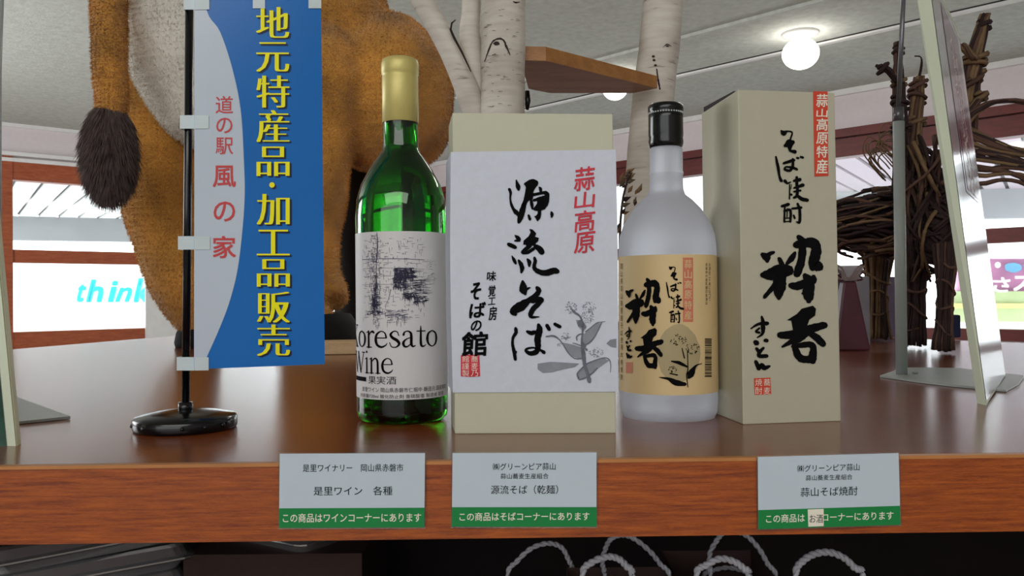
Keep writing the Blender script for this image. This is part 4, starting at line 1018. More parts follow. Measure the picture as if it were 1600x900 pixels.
# ================================================================== BIRCH STAND WITH OCTAGONAL BOARD
def trunk_part(bm, path, rads, n=28, seed=0):
    pts = smooth_path([Vector((p.x, p.y, p.z)) for p in path], 8); m = len(pts)
    rr = [rads[0] + (rads[-1] - rads[0]) * i / (m - 1) for i in range(m)] if len(rads) == 2 else [rads[min(int(i / (m - 1) * (len(rads) - 1)), len(rads) - 2)] + ((i / (m - 1) * (len(rads) - 1)) % 1 if i < m - 1 else 1) * (rads[min(int(i / (m - 1) * (len(rads) - 1)), len(rads) - 2) + 1] - rads[min(int(i / (m - 1) * (len(rads) - 1)), len(rads) - 2)]) for i in range(m)]
    k0 = len(bm.verts); tube(bm, pts, rr, n); bm.verts.ensure_lookup_table()
    for v in bm.verts[k0:]:
        d = noise.noise(v.co * 30 + Vector((seed, 0, 0))) * .0012 + noise.noise(v.co * 9) * .0015; v.co.x += d; v.co.y += d * .5
def birch():
    ZA = 1.085
    t = thing('birch_trunk', 'pale birch trunk with a forked branch, behind the noodle box', 'trunk', (P(786, 500, ZA).x, ZA, TZ))
    qa = ZA / F
    bm = bmesh.new(); b0 = P(786, 500, ZA); b0.z = TZ + .0004
    trunk_part(bm, [b0, P(785, 300, ZA), P(785, 150, ZA), P(787, 60, ZA), P(789, -90, ZA)], [38 * qa, 34.5 * qa, 35.5 * qa]); obj('bark', bm, M['birch'], t, True)
    bm = bmesh.new(); trunk_part(bm, [P(772, 260, ZA + .02), P(742, 172, ZA + .015), P(713, 100, ZA + .01), P(685, 45, ZA + .005), P(650, -15, ZA), P(610, -80, ZA)], [24 * qa, 19 * qa, 17 * qa, 16 * qa], seed=3); obj('branch', bm, M['birch'], t, True)
    bm = bmesh.new(); trunk_part(bm, [P(765, 200, ZA + .03), P(745, 120, ZA + .025), P(734, 60, ZA + .02), P(736, 0, ZA + .02), P(738, -90, ZA + .02)], [26 * qa, 19 * qa, 15 * qa, 16 * qa], seed=5); obj('branch', bm, M['birch'], t, True)
    # bark scars
    fh = cyl_hit(P(786, 60, ZA).x, P(786, 60, ZA).y, 36 * qa + .0006)
    k = Ink(); k.stroke([(757, 96, 1), (763, 80, 2.6), (769, 66, 2.4), (777, 61, 2.6), (786, 62, 2.4), (791, 72, 3), (797, 86, 1)], .3); k.disc(776, 68, 5, 12, .2, 3)
    k.stroke([(802, 2, 1), (806, 4, 2.4), (812, 3, 1)], .3); k.stroke([(769, 86, .6), (775, 84, .9)], .3)
    rnd = random.Random(8)
    for _ in range(46):
        x, y = rnd.uniform(756, 816), rnd.uniform(-5, 172); k.stroke([(x, y, .5), (x + rnd.uniform(2, 7), y + rnd.uniform(-.5, .5), .5)], .2, k=1)
    k.build('bark_scar', fh, mat('dark_bark_scar', (52, 44, 38), .9, noise_s=60), t, 5)
    bm = bmesh.new(); tube(bm, [P(x, y, ZA - .012) for x, y in ((736, 112), (722, 82), (709, 58), (704, 46), (706, 36), (712, 31))], [.0006, .0014, .0016, .0016, .0013, .0006], 6); obj('bark_fold', bm, M['vine3'], t, True)
    ZB = 1.33; qb = ZB / F
    t = thing('birch_trunk', 'leaning pale birch trunk behind the frosted spirit bottle', 'trunk', (P(1002, 500, ZB).x, ZB, TZ))
    bm = bmesh.new(); b0 = P(994, 500, ZB); b0.z = TZ + .0004
    trunk_part(bm, [b0, P(1008, 300, ZB), P(1021, 150, ZB), P(1033, 50, ZB), P(1041, -80, ZB)], [31 * qb, 32 * qb, 31 * qb], seed=9); obj('bark', bm, M['birch'], t, True)
    s_ = P(1043, 60, ZB); fh = plane_hit(P(1038, 60, ZB - 31 * qb - .001), (0, -1, 0))
    k = Ink(); k.stroke([(1036, 74, .6), (1042, 69, 1.4), (1049, 72, .7)], .3); k.disc(1043, 72, 2.5, 8, .2, 1.2)
    for x, y in ((1021, 88), (1022, 94), (1024, 102)): k.disc(x, y, 2.4, 8, .2, 1.8)
    k.stroke([(1026, 108, 2), (1028, 122, 2.5), (1031, 139, 3)], .3); k.build('bark_scar', fh, M['vine3'], t)
    # board
    hz = onz(852, 97, 0)
    zlow = P(836, 95, 1.10).z
    pts = [onz(818, 94, zlow), onz(853, 95, zlow), onz(1027, 138, zlow), onz(990, 145.5, zlow), onz(860, 145.5, zlow), onz(826, 139, zlow)]
    pts[0] = pts[0] + Vector((-.004, 0, 0))
    bo = thing('octagonal_board', 'octagonal wooden board held between the two birch trunks', 'shelf', pts[1])
    zup = P(852, 73, pts[1].y).z
    bm = bmesh.new(); pp = [pts[0] + Vector((-.0, .03, 0))] + pts
    prism(bm, [Vector((p.x, p.y, zlow)) for p in pts], (0, 0, zup - zlow)); obj('board', bm, M['boardwood'], bo)
    bm = bmesh.new(); c_ = P(824, 158, 1.14); tube(bm, [c_ + Vector((0, 0, .014)), c_, c_ - Vector((0, 0, .012))], [.003, .0048, .002], 10); obj('peg', bm, M['black'], bo, True)
birch()

# ================================================================== PLUSH CALF
def blob_mesh(name, shapes, voxel, m, parent, smooth_it=6, disp=.0, seed=0, shade=True):
    bm = bmesh.new()
    for s in shapes:
        if s[0] == 'e':
            _, c, r = s; b2 = bmesh.new(); bmesh.ops.create_icosphere(b2, subdivisions=3, radius=1)
            for v in b2.verts: v.co = Vector((c.x + v.co.x * r[0], c.y + v.co.y * r[1], c.z + v.co.z * r[2]))
            me = bpy.data.meshes.new('x'); b2.to_mesh(me); b2.free(); bm.from_mesh(me); bpy.data.meshes.remove(me)
        else:
            _, pts, rad = s; p = smooth_path(pts, 5); mm = len(p); k = len(rad) - 1
            rr = []
            for i in range(mm):
                f = i / (mm - 1) * k; j = min(int(f), k - 1); rr.append(rad[j] + (rad[j + 1] - rad[j]) * (f - j))
            tube(bm, p, rr, 20)
            for e in (0, -1):
                b2 = bmesh.new(); bmesh.ops.create_icosphere(b2, subdivisions=2, radius=rr[e] * .98)
                for v in b2.verts: v.co += p[e]
                me = bpy.data.meshes.new('x'); b2.to_mesh(me); b2.free(); bm.from_mesh(me); bpy.data.meshes.remove(me)
    me = bpy.data.meshes.new('tmp'); bm.to_mesh(me); bm.free()
    o = bpy.data.objects.new('tmp', me); COL.objects.link(o)
    r = o.modifiers.new('r', 'REMESH'); r.mode = 'VOXEL'; r.voxel_size = voxel
    s_ = o.modifiers.new('s', 'SMOOTH'); s_.iterations = smooth_it; s_.factor = .6
    me2 = bpy.data.meshes.new_from_object(o.evaluated_get(bpy.context.evaluated_depsgraph_get()))
    bpy.data.objects.remove(o)
    if disp:
        for v in me2.vertices:
            d = noise.noise(v.co * 14 + Vector((seed, 0, 0))) * disp + noise.noise(v.co * 60) * disp * .35
            v.co = v.co + v.normal * d
    me2.materials.clear(); me2.name = name
    return link_mesh(name, me2, m, parent, True)
def tufts(bm, centre, rad, n, length, width, rnd, down=.8, front_only=True, hit=None):
    for _ in range(n):
        while True:
            d = Vector((rnd.gauss(0, 1), rnd.gauss(0, 1), rnd.gauss(0, 1))).normalized()
            if d.y < .45: break
        p = Vector((centre.x + d.x * rad[0], centre.y + d.y * rad[1], centre.z + d.z * rad[2]))
        dirn = (Vector((0, 0, -1)) * down + Vector((d.x / rad[0], d.y / rad[1], d.z / rad[2])).normalized() * .42 + Vector((rnd.uniform(-.25, .25), rnd.uniform(-.25, .25), rnd.uniform(-.1, .1)))).normalized()
        l = length * rnd.uniform(.6, 1.3); side = dirn.cross(Vector((rnd.uniform(-1, 1), -1, rnd.uniform(-.3, .3)))).normalized() * width
        a = bm.verts.new(p - side); b = bm.verts.new(p + side); c = bm.verts.new(p + dirn * l * .6 + side * .7 + Vector((0, 0, -.002))); d_ = bm.verts.new(p + dirn * l * .6 - side * .7 + Vector((0, 0, -.002))); e = bm.verts.new(p + dirn * l + Vector((0, 0, -.006)))
        bm.faces.new((a, b, c, d_)); bm.faces.new((d_, c, e))
def fuzz(src, name, m, parent, n, length, rnd, width=.0006, towards=None):
    """short pile standing on a plush surface"""
    me = src.data; polys = [p for p in me.polygons if p.normal.dot((CAMLOC - p.center).normalized()) > -.35]
    areas = []; s = 0
    for p in polys: s += p.area; areas.append(s)
    import bisect
    bm = bmesh.new()
    for _ in range(n):
        p = polys[min(bisect.bisect_left(areas, rnd.random() * s), len(polys) - 1)]
        vs = [me.vertices[i].co for i in p.vertices]; a, b = rnd.random(), rnd.random()
        if a + b > 1: a, b = 1 - a, 1 - b
        q = vs[0] + (vs[1] - vs[0]) * a + (vs[-1] - vs[0]) * b
        d = (p.normal * .75 + Vector((rnd.uniform(-.5, .5), rnd.uniform(-.5, .5), rnd.uniform(-.9, .1)))).normalized()
        sd = d.cross(Vector((rnd.uniform(-1, 1), rnd.uniform(-1, 1), rnd.uniform(-1, 1)))).normalized() * width; l = length * rnd.uniform(.6, 1.3)
        bm.faces.new((bm.verts.new(q - sd), bm.verts.new(q + sd), bm.verts.new(q + d * l)))
    o = obj(name, bm, m, parent); o['kind'] = 'stuff'; return o
def calf():
    Z = 1.72; q = Z / F
    base = T(290, 545)
    t = thing('plush_calf', 'large golden brown plush calf seen from behind, standing at the back of the counter', 'plush toy', (base.x + .15, base.y, TZ))
    def E(px, py, rx, ry, rz, dz=0): return ('e', P(px, py, Z + dz), (rx * q, rz, ry * q))
    lp = P(302, 545, Z); 
    foot = Vector((P(310, 500, Z + .02).x, Z + .02, TZ + .053))
    foot2 = Vector((P(478, 500, Z).x, Z - .02, TZ + .086))
    sh = [E(395, -60, 212, 250, .20, .12), E(597, 145, 120, 132, .15, .10), E(520, 40, 95, 130, .16, .12), E(300, 60, 105, 150, .14, .02), E(640, 190, 72, 80, .10, .14), E(400, 150, 150, 90, .14, .14),
          ('c', [P(262, 130, Z), P(266, 230, Z), P(268, 330, Z), P(282, 430, Z), foot], [74 * q, 74 * q, 70 * q, 54 * q, 34 * q]),
          ('c', [P(500, 120, Z), P(482, 260, Z), P(478, 350, Z), P(480, 430, Z), P(497, 470, Z - .01), foot2], [84 * q, 66 * q, 56 * q, 52 * q, 50 * q, 44 * q])]
    body = blob_mesh('body', sh, .011, M['plush'], t, 5, .006)
    rnd = random.Random(21)
    fuzz(body, 'plush_pile', M['plush'], t, 90000, .0065, rnd)
    # cream hindquarters, slightly proud of the brown
    cr = blob_mesh('cream_patch', [E(318, 10, 122, 205, .13, -.10), E(330, 120, 98, 112, .11, -.09)], .011, M['plush_cream'], t, 6, .005, 4)
    fuzz(cr, 'cream_pile', M['plush_cream'], t, 22000, .006, rnd)
    # hooves
    for f_, r_, hh in ((foot, 36, 1), (foot2 + Vector((.03, .01, 0)), 64, 1.5), (Vector((P(572, 450, Z + .26).x, Z + .27, 0)), 62, 2.6)):
        bm = bmesh.new(); cc = Vector((f_.x, f_.y, 0)); r = r_ * q
        lathe(bm, cc.x, cc.y, [(0, TZ + .0005), (r * .95, TZ + .0005), (r, TZ + .01), (r * .92, TZ + .03 * hh), (r * .75, TZ + .045 * hh), (0, TZ + .05 * hh)], 32); obj('hoof', bm, M['hoof'], t, True)
    # far leg, its shade put into the colour by the black hoof material
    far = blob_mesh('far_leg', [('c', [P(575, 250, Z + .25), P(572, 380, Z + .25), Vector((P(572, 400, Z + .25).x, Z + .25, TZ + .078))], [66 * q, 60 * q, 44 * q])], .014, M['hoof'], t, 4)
    # tail
    Zt = Z - .28; qt = Zt / F
    tl = blob_mesh('tail', [('c', [P(178, -70, Zt + .06), P(171, 0, Zt + .02), P(171, 80, Zt), P(174, 150, Zt), P(172, 190, Zt)], [28 * qt, 27 * qt, 25 * qt, 23 * qt, 22 * qt])], .007, M['plush'], t, 3, .003, 8)
    fuzz(tl, 'tail_pile', M['plush'], t, 9000, .006, rnd)
    cc = P(171, 230, Zt); rad = (33 * qt, 33 * qt, 72 * qt)
    bm = bmesh.new(); bmesh.ops.create_icosphere(bm, subdivisions=4, radius=1)
    for v in bm.verts: v.co = Vector((cc.x + v.co.x * rad[0] * .95, cc.y + v.co.y * rad[1] * .95, cc.z + v.co.z * rad[2] * .97))
    tf = obj('tail_tuft', bm, M['tuft'], t, True)
    bm = bmesh.new(); tufts(bm, cc, rad, 9000, .026, .0007, rnd); h = obj('tuft_hair', bm, M['tuft'], t); h['kind'] = 'stuff'
    # pale plank behind the hoof
    k0, k1 = T(430, 556), T(600, 553)
    bm = bmesh.new(); k0.z = k1.z = TZ + .0004; quadbox(bm, k0, k1, k0 + Vector((0, .07, 0)), (0, 0, .0225)); bevel(bm, .002)
    pk = obj('wooden_plank', bm, M['palewood']); tag(pk, 'pale wooden plank lying in front of the plush calf hoof', 'plank')
calf()

# ================================================================== WOVEN VINE ANIMAL
def vine_animal():
    rnd = random.Random(31)
    base = T(1430, 545)
    t = thing('woven_vine_deer', 'deer figure woven from brown vines with branching antlers', 'woven figure', (base.x, base.y, TZ))
    cnt = [0]
    def strand(pts, r, m, k=4, n=5):
        bm = bmesh.new(); p = smooth_path(pts, k); tube(bm, p, [r * (1 - .35 * i / len(p)) for i in range(len(p))], n)
        for v in bm.verts: v.co += Vector((noise.noise(v.co * 60), noise.noise(v.co * 60 + Vector((5, 0, 0))), noise.noise(v.co * 60 + Vector((0, 9, 0))))) * .0015
        obj('vine', bm, m, t, True); cnt[0] += 1
    def V(px, py, Z): return P(px, py, Z)
    ms = [M['vine'], M['vine3'], M['vine'], M['vine2'], M['vine3']]
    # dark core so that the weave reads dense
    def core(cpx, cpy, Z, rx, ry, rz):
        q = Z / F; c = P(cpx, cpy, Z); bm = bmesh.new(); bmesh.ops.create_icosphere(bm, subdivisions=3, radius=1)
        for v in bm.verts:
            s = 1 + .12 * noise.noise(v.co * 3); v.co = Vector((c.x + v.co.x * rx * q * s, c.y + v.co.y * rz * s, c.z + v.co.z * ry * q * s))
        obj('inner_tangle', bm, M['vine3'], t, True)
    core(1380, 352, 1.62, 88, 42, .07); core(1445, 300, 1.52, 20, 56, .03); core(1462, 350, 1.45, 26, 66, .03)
    def shell(cpx, cpy, Z, rx, ry, rz, n, r, horiz=.8):
        q = Z / F; c = P(cpx, cpy, Z)
        for _ in range(n):
            a0 = rnd.uniform(-2.6, -.2); ln = rnd.uniform(.9, 2.0) * rnd.choice((-1, 1)); lat = rnd.uniform(-1.1, 1.15); dl = rnd.uniform(-.55, .55)
            pts = []
            rr = rnd.uniform(.98, 1.10)
            for k in range(6):
                s = k / 5; th = a0 + ln * s; ph = lat + dl * s + .15 * sin(s * 5)
                pts.append(Vector((c.x + rx * q * cos(ph) * cos(th) * rr, c.y + rz * cos(ph) * sin(th) * rr, c.z + ry * q * sin(ph) * rr)))
            strand(pts, r * rnd.uniform(.7, 1.3), rnd.choice(ms), 4)
    shell(1380, 350, 1.62, 100, 54, .10, 84, .0036)
    for i in range(52):
        x0 = rnd.uniform(1404, 1500); y0 = rnd.uniform(205, 330); x1 = rnd.uniform(1400, 1492); y1 = min(y0 + rnd.uniform(60, 170), 440); bend = rnd.uniform(-16, 16); Zs = rnd.uniform(1.40, 1.47)
        strand([P(x0, y0, Zs + .04), P((x0 + x1) / 2 + bend, (y0 + y1) / 2, Zs), P(x1, y1, Zs + .03)], .0036 * rnd.uniform(.7, 1.2), rnd.choice(ms), 5)
    # the deeper layers of the weave, too many to pick apart
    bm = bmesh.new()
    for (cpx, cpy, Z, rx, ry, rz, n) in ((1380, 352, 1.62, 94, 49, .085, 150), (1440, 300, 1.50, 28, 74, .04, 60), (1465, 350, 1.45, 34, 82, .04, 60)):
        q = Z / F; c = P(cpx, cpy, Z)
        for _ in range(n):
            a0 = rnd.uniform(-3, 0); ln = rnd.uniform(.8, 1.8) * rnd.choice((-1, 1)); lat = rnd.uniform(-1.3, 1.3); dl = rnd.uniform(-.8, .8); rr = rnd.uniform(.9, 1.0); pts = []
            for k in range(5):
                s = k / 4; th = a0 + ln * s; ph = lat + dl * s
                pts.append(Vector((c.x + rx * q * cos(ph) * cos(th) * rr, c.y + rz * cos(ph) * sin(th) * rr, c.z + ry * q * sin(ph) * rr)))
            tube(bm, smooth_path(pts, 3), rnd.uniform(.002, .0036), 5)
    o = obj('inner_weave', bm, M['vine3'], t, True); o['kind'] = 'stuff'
    # legs: bundles with a winding vine
    def leg(xt, yt, xb, yb, wt, wb, n, m_, wind=True):
        Zl = T(xb, yb).y; q = Zl / F
        for i in range(n):
            a = 2 * pi * i / n + rnd.uniform(-.2, .2); s = rnd.uniform(.55, 1)
            pt = P(xt, yt, Zl) + Vector((cos(a) * wt * q * s, sin(a) * wt * q * s, 0)); pm = P((xt + xb) / 2 + rnd.uniform(-3, 3), (yt + yb) / 2, Zl) + Vector((cos(a), sin(a), 0)) * min(wt, wb) * q * .66 * s
            pb = P(xb, yb, Zl) + Vector((cos(a) * wb * q * s, sin(a) * wb * q * s, 0)); pb.z = TZ + .003 + rnd.random() * .004
            strand([pt, pm, pb], .0042, rnd.choice(m_), 5)
        if wind:
            pts = []
            for k in range(22):
                s = k / 21; x = xt + (xb - xt) * s; y = yt + 26 + (yb - yt - 52) * s; a = k * 1.05 + xt; wd = (wt * (1 - s) + wb * s) * (.68 + .14 * abs(2 * s - 1))
                pts.append(P(x, y + 7 * sin(k * 1.7), Zl) + Vector((cos(a) * wd * q, sin(a) * wd * q, 0)))
            strand(pts, .0032, M['vine2'] if xt < 1400 else M['vine'], 3)
    leg(1370, 392, 1367, 533, 27, 25, 20, [M['vine2'], M['vine'], M['vine2'], M['vine3']])
    leg(1434, 380, 1430, 544, 22, 19, 16, [M['vine3']])
    leg(1480, 380, 1474, 553, 19, 15, 14, [M['vine3'], M['vine']])
    # neck and antlers
    def bundle(path, Z, w, n, r, m_, rings=()):
        q = Z / F
        for i in range(n):
            a = 2 * pi * i / n; s = rnd.uniform(.5, 1)
            pts = [P(x + rnd.uniform(-1.5, 1.5), y, Z) + Vector((cos(a + j * .35), sin(a + j * .35), 0)) * ww * q * s for j, ((x, y), ww) in enumerate(zip(path, w))]
            strand(pts, r * rnd.uniform(.8, 1.2), rnd.choice(m_), 4)
        for (x, y, ww, tl) in rings:
            pts = [P(x, y, Z) + Vector((cos(a_ * .55) * ww * q, sin(a_ * .55) * ww * q, (a_ - 9) * .0008 + tl * cos(a_ * .55) * q * ww)) for a_ in range(20)]
            strand(pts, r * 1.1, rnd.choice(m_), 2)
    mv = [M['vine'], M['vine3'], M['vine2']]
    bundle([(1412, 300), (1408, 220), (1406, 160), (1404, 110), (1402, 66)], 1.50, [22, 13, 9, 7, 5], 8, .0040, mv, [(1404, 78, 7, .1), (1405, 128, 10, .3), (1407, 160, 12, -.3), (1408, 200, 14, .2)])
    bundle([(1404, 128), (1390, 112), (1373, 102)], 1.48, [6, 6, 6], 6, .0040, mv, [(1380, 106, 7, .8)])
    bundle([(1430, 300), (1430, 220), (1434, 160), (1436, 120)], 1.52, [20, 14, 10, 8], 9, .0042, mv, [(1435, 132, 12, .4), (1433, 150, 12, -.4), (1432, 190, 13, .2)])
    bundle([(1436, 120), (1440, 104), (1438, 90), (1428, 88)], 1.52, [2, 2, 1, 1], 2, .0016, mv)
    bundle([(1508, 230), (1514, 150), (1522, 90), (1532, 50), (1540, 22)], 1.36, [15, 13, 13, 10, 7], 10, .0046, [M['vine2'], M['vine'], M['vine2'], M['vine3']], [(1538, 38, 9, .2), (1523, 92, 17, .3), (1522, 100, 16, -.2), (1518, 128, 15, .6)])
    bundle([(1524, 92), (1512, 80), (1503, 68)], 1.34, [5, 5, 5], 5, .0040, mv)
    bundle([(1510, 180), (1524, 160), (1540, 146)], 1.34, [6, 6, 5], 6, .0044, mv, [(1534, 150, 7, .5)])
    # muzzle strands sweeping to the right edge
    bundle([(1498, 200), (1520, 176), (1552, 160), (1592, 158), (1640, 170)], 1.33, [12, 9, 7, 5, 5], 7, .0042, mv)
    for i in range(22):
        y0 = rnd.uniform(185, 290); y1 = 232 + (y0 - 185) * .5 + rnd.uniform(-6, 6); m1 = y0 + rnd.uniform(0, 16)
        strand([P(1486 + rnd.uniform(-14, 10), y0, 1.38), P(1530, m1 * .6 + y1 * .4 + rnd.uniform(-5, 5), 1.33), P(1580, y1, 1.31), P(1650, y1 + rnd.uniform(10, 40), 1.30)], .0044, rnd.choice(mv), 5)
    # thin tendrils
    for i in range(14):
        x, y = 1352 + rnd.uniform(-4, 26), 226 + rnd.uniform(-16, 30)
        strand([P(x + 24, y + 30, 1.5), P(x, y, 1.48), P(x + rnd.uniform(8, 22), y - rnd.uniform(12, 26), 1.49), P(x + 44, y - rnd.uniform(-6, 16), 1.5)], .0014, M['vine2'], 4, 4)
vine_animal()
# dry foliage sprig beside the birch trunk
def sprig():
    rnd = random.Random(2); Z = 1.12
    b = P(968, 500, Z); b.z = TZ
    t = thing('dry_sprig', 'dry leafy sprig between the noodle box and the frosted bottle', 'sprig', b)
    bm = bmesh.new(); tube(bm, smooth_path([b, P(968, 400, Z), P(972, 320, Z), P(984, 268, Z)], 5), .0016, 6); obj('stem', bm, M['vine3'], t, True)
    for i in range(46):
        y = rnd.uniform(272, 400); x = 966 + rnd.uniform(-2, 36) * (1 if y > 290 else .5); p = P(x, y, Z + rnd.uniform(-.01, .03)); a = rnd.uniform(.2, 1.5); l = rnd.uniform(.009, .017)
        d = Vector((cos(a), rnd.uniform(-.3, .3), sin(a))).normalized(); s = d.cross(Vector((0, 1, .3))).normalized() * l * .22
        bm = bmesh.new(); vs = [bm.verts.new(v) for v in (p, p + d * l * .4 + s, p + d * l, p + d * l * .4 - s)]; vc = bm.verts.new(p + d * l * .45 + Vector((0, -.0012, 0)))
        for k in range(4): bm.faces.new((vs[k], vs[(k + 1) % 4], vc))
        obj('leaf', bm, rnd.choice([M['leaf'], M['vine3'], M['vine2']]), t)
sprig()

# ================================================================== GOODS AT THE BACK RIGHT
def back_goods():
    a, b = T(1296, 532), T(1408, 527)
    bm = bmesh.new(); a.z = b.z = TZ + .0004; H = P(1350, 432, a.y).z - TZ
    quadbox(bm, a, b, a + Vector((0, .12, 0)), (0, 0, H)); bevel(bm, .004); o = obj('lilac_box', bm, M['lilac']); tag(o, 'lilac wrapped box behind the woven deer legs', 'box')
    a, b = T(1306, 548), T(1346, 546)
    t = thing('gift_bag', 'small clear and pink gift bag tied with ribbon, behind the tall spirit box', 'bag', (a + b) / 2)
    z = TZ + .0004; c = (a + b) / 2; w2_ = (b - a).length / 2
    zt_ = P(1325, 440, c.y).z
    bm = bmesh.new(); lo = [c + Vector((-w2_, -.02, z - c.z)), c + Vector((w2_, -.02, z - c.z)), c + Vector((w2_, .02, z - c.z)), c + Vector((-w2_, .02, z - c.z))]
    up_ = Vector((.0, 0, zt_ - z)); hi = [Vector((c.x + (v.x - c.x) * .35, c.y + (v.y - c.y) * .5, zt_)) for v in lo]
    hexa(bm, lo, hi); bevel(bm, .003); obj('bag_body', bm, M['pinkfilm'], t)
    bm = bmesh.new()
    for s in (-1, 1):
        for k in range(3):
            p = Vector((c.x, c.y, zt_)); tube(bm, smooth_path([p, p + Vector((s * .014, -.004 * k, .012 + .006 * k)), p + Vector((s * .024, -.004, .004 + .012 * k)), p + Vector((s * .004, -.004, .001))], 4), .0018, 5)
    obj('ribbon_bow', bm, M['pinkfilm'], t, True)
    hi2 = [Vector((c.x + (v.x - c.x) * .8, c.y + (v.y - c.y) * .8, zt_ + .028)) for v in lo]
    bm = bmesh.new(); hexa(bm, [v + Vector((0, 0, .001)) for v in hi], hi2); obj('clear_top', bm, M['pet'], t)
    a = T(1330, 538); a2_ = T(1350, 538); z0 = TZ + .0004
    a.z = a2_.z = z0; a += Vector((0, -.03, 0)); a2_ += Vector((0, -.03, 0))
    bm = bmesh.new(); quadbox(bm, a, a2_, a + Vector((0, .02, 0)), (0, 0, P(1345, 432, a.y).z - z0)); bevel(bm, .002); o = obj('white_carton', bm, mat('dull_white_card', (140, 136, 142), .6, noise_s=20)); tag(o, 'slim white carton between the gift bag and the deer leg', 'box')
    a, b = T(1484, 528), T(1502, 528); a.z = b.z = z0
    bm = bmesh.new(); quadbox(bm, a, b, a + Vector((0, .05, 0)), (0, 0, .05)); bevel(bm, .004); o = obj('navy_pouch', bm, M['navybox']); tag(o, 'dark navy pouch left of the leaning panel, at the back', 'pouch')
back_goods()

# ================================================================== UNDER THE COUNTER
def bag(handles, label):
    xs = [p[0] for h in handles for p in h['pts']]; Z = handles[0]['Z']
    zb_ = SH + .0004
    x0, x1 = P(min(xs) - 18, 900, Z).x, P(max(xs) + 18, 900, Z).x
    ztop = P(800, 925, Z).z
    t = thing('paper_bag', label, 'bag', ((x0 + x1) / 2, Z, SH), 'paper carrier bags under the counter')
    D_ = max(h['Z'] for h in handles) - Z + .012
    bm = bmesh.new(); box(bm, x0, x1, Z - .006, Z + D_, zb_, ztop)
    top = [f for f in bm.faces if all(v.co.z > ztop - 1e-5 for v in f.verts)]; bmesh.ops.delete(bm, geom=top, context='FACES')
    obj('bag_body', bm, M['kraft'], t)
    for h in handles:
        pts = [P(x, y, h['Z']) for x, y in h['pts']]; pts = [Vector((pts[0].x, pts[0].y, ztop - .03))] + pts + [Vector((pts[-1].x, pts[-1].y, ztop - .03))]
        p = smooth_path(pts, 10); r = h['r']
        # two twisted plies
        bm = bmesh.new()
        for ph in (0, pi):
            qp = []
            for i, v in enumerate(p):
                tg = (p[min(i + 1, len(p) - 1)] - p[max(i - 1, 0)]).normalized(); a = tg.cross(Vector((0, 1, 0))).normalized(); b = tg.cross(a)
                th = ph + i * .75; qp.append(v + (a * cos(th) + b * sin(th)) * r * .42)
            tube(bm, qp, r * .66, 7)
        obj('cord_handle', bm, M['cord'], t, True)
bag([{'Z': .66, 'r': .0021, 'pts': [(793, 899), (807, 878), (830, 857), (856, 849), (877, 855), (888, 874), (896, 899)]}], 'paper bag with a grey cord handle, leftmost under the counter')
bag([{'Z': .60, 'r': .0026, 'pts': [(910, 899), (923, 880), (947, 870), (966, 873), (980, 886), (988, 899)]}, {'Z': .64, 'r': .0021, 'pts': [(945, 899), (941, 878), (947, 855), (956, 841), (974, 836), (993, 843), (1016, 862), (1032, 882), (1046, 899)]}], 'paper bag with two cord handles, below the gap between the cards')
bag([{'Z': .60, 'r': .0026, 'pts': [(1088, 899), (1102, 884), (1125, 873), (1148, 878), (1164, 890), (1170, 899)]}, {'Z': .64, 'r': .0021, 'pts': [(1110, 899), (1109, 866), (1121, 843), (1131, 832), (1148, 830), (1168, 838), (1187, 859), (1200, 882), (1212, 899)]}, {'Z': .68, 'r': .0020, 'pts': [(1100, 899), (1112, 892), (1136, 887), (1160, 892), (1172, 899)]}], 'paper bag with three overlapping cord loops, left of the tilted card')
bag([{'Z': .61, 'r': .0027, 'pts': [(1243, 899), (1253, 878), (1272, 866), (1296, 863), (1319, 872), (1336, 888), (1348, 899)]}], 'paper bag with a thick white cord handle, rightmost under the counter')
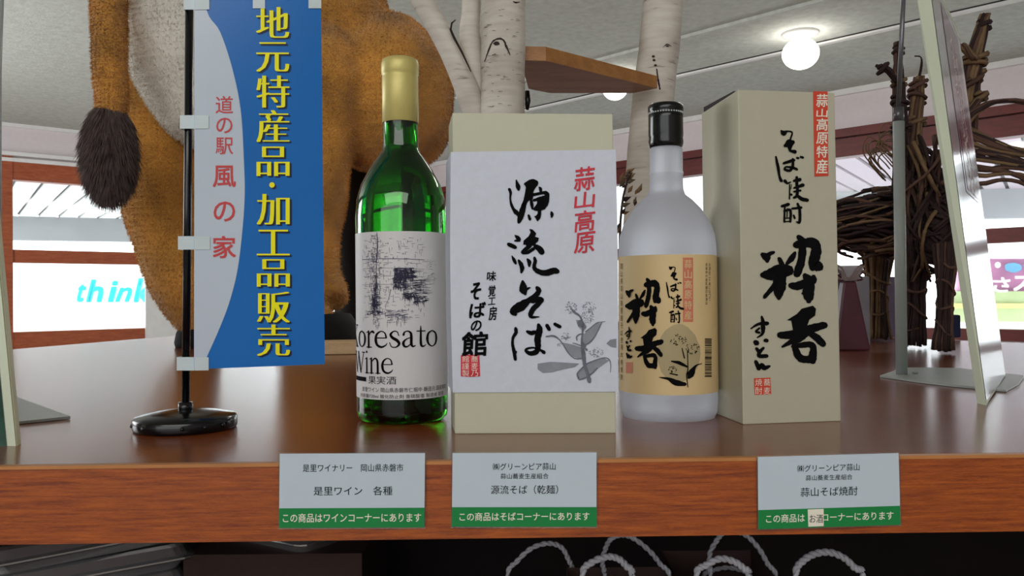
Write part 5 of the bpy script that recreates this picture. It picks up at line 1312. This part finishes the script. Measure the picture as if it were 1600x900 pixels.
def containers():
    names = ['topmost clear plastic food container in the stack at the lower left', 'second clear plastic food container from the top at the lower left', 'lower clear plastic food container in the stack at the lower left', 'clear plastic container nearer the middle, under the counter']
    rnd = random.Random(6)
    spec = [(132, 850, .70, 44, 0.0), (128, 872, .70, 46, -.026), (122, 896, .70, 40, -.052), (236, 862, .74, 30, -.01)]
    zt_ = P(130, 850, .70).z
    c0 = P(120, 850, .72)
    for i, (lab) in enumerate(names):
        if i < 3: cx, cy, zt, rot, L_, W_ = c0.x - .03 + rnd.uniform(-.004, .004), c0.y + .06, zt_ - .024 * i, radians(38 + rnd.uniform(-5, 5)), .17, .12
        else: cx, cy, zt, rot, L_, W_ = c0.x + .15, c0.y + .13, zt_ - .012, radians(-32), .14, .10
        t = thing('food_container', lab, 'container', (cx, cy, zt - .03), 'clear containers under the counter')
        R_ = Matrix.Rotation(rot, 4, 'Z')
        def ringpts(l, w, z, r=.012):
            out = []
            for (sx, sy, a0) in ((1, 1, 0), (-1, 1, 90), (-1, -1, 180), (1, -1, 270)):
                for k in range(4):
                    a = radians(a0 + k * 30); out.append(Vector((sx * (l / 2 - r) + r * cos(a), sy * (w / 2 - r) + r * sin(a), z)))
            return [R_ @ v + Vector((cx, cy, 0)) for v in out]
        def skin(levels, nm):
            bm = bmesh.new(); rr = [[bm.verts.new(v) for v in ringpts(*l)] for l in levels]
            for a, b in zip(rr, rr[1:]):
                for k in range(16): bm.faces.new((a[k], a[(k + 1) % 16], b[(k + 1) % 16], b[k]))
            bm.faces.new(rr[-1]); obj(nm, bm, M['pet'], t)
        skin([(L_ + .012, W_ + .012, zt - .012), (L_ + .012, W_ + .012, zt - .0105), (L_, W_, zt - .0095), (L_ - .006, W_ - .006, zt - .002), (L_ - .014, W_ - .014, zt), (L_ - .022, W_ - .022, zt - .0015), (L_ - .028, W_ - .028, zt - .0018)], 'lid')
        skin([(L_ + .010, W_ + .010, zt - .013), (L_, W_, zt - .0135), (L_ - .012, W_ - .012, zt - .0225)], 'tray')
    # support under the stack
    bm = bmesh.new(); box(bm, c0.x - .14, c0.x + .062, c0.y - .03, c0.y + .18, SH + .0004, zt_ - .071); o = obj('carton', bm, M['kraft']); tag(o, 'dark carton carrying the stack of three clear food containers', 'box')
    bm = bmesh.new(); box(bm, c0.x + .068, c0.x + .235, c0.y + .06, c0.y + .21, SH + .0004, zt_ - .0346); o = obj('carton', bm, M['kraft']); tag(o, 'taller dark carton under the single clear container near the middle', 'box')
containers()
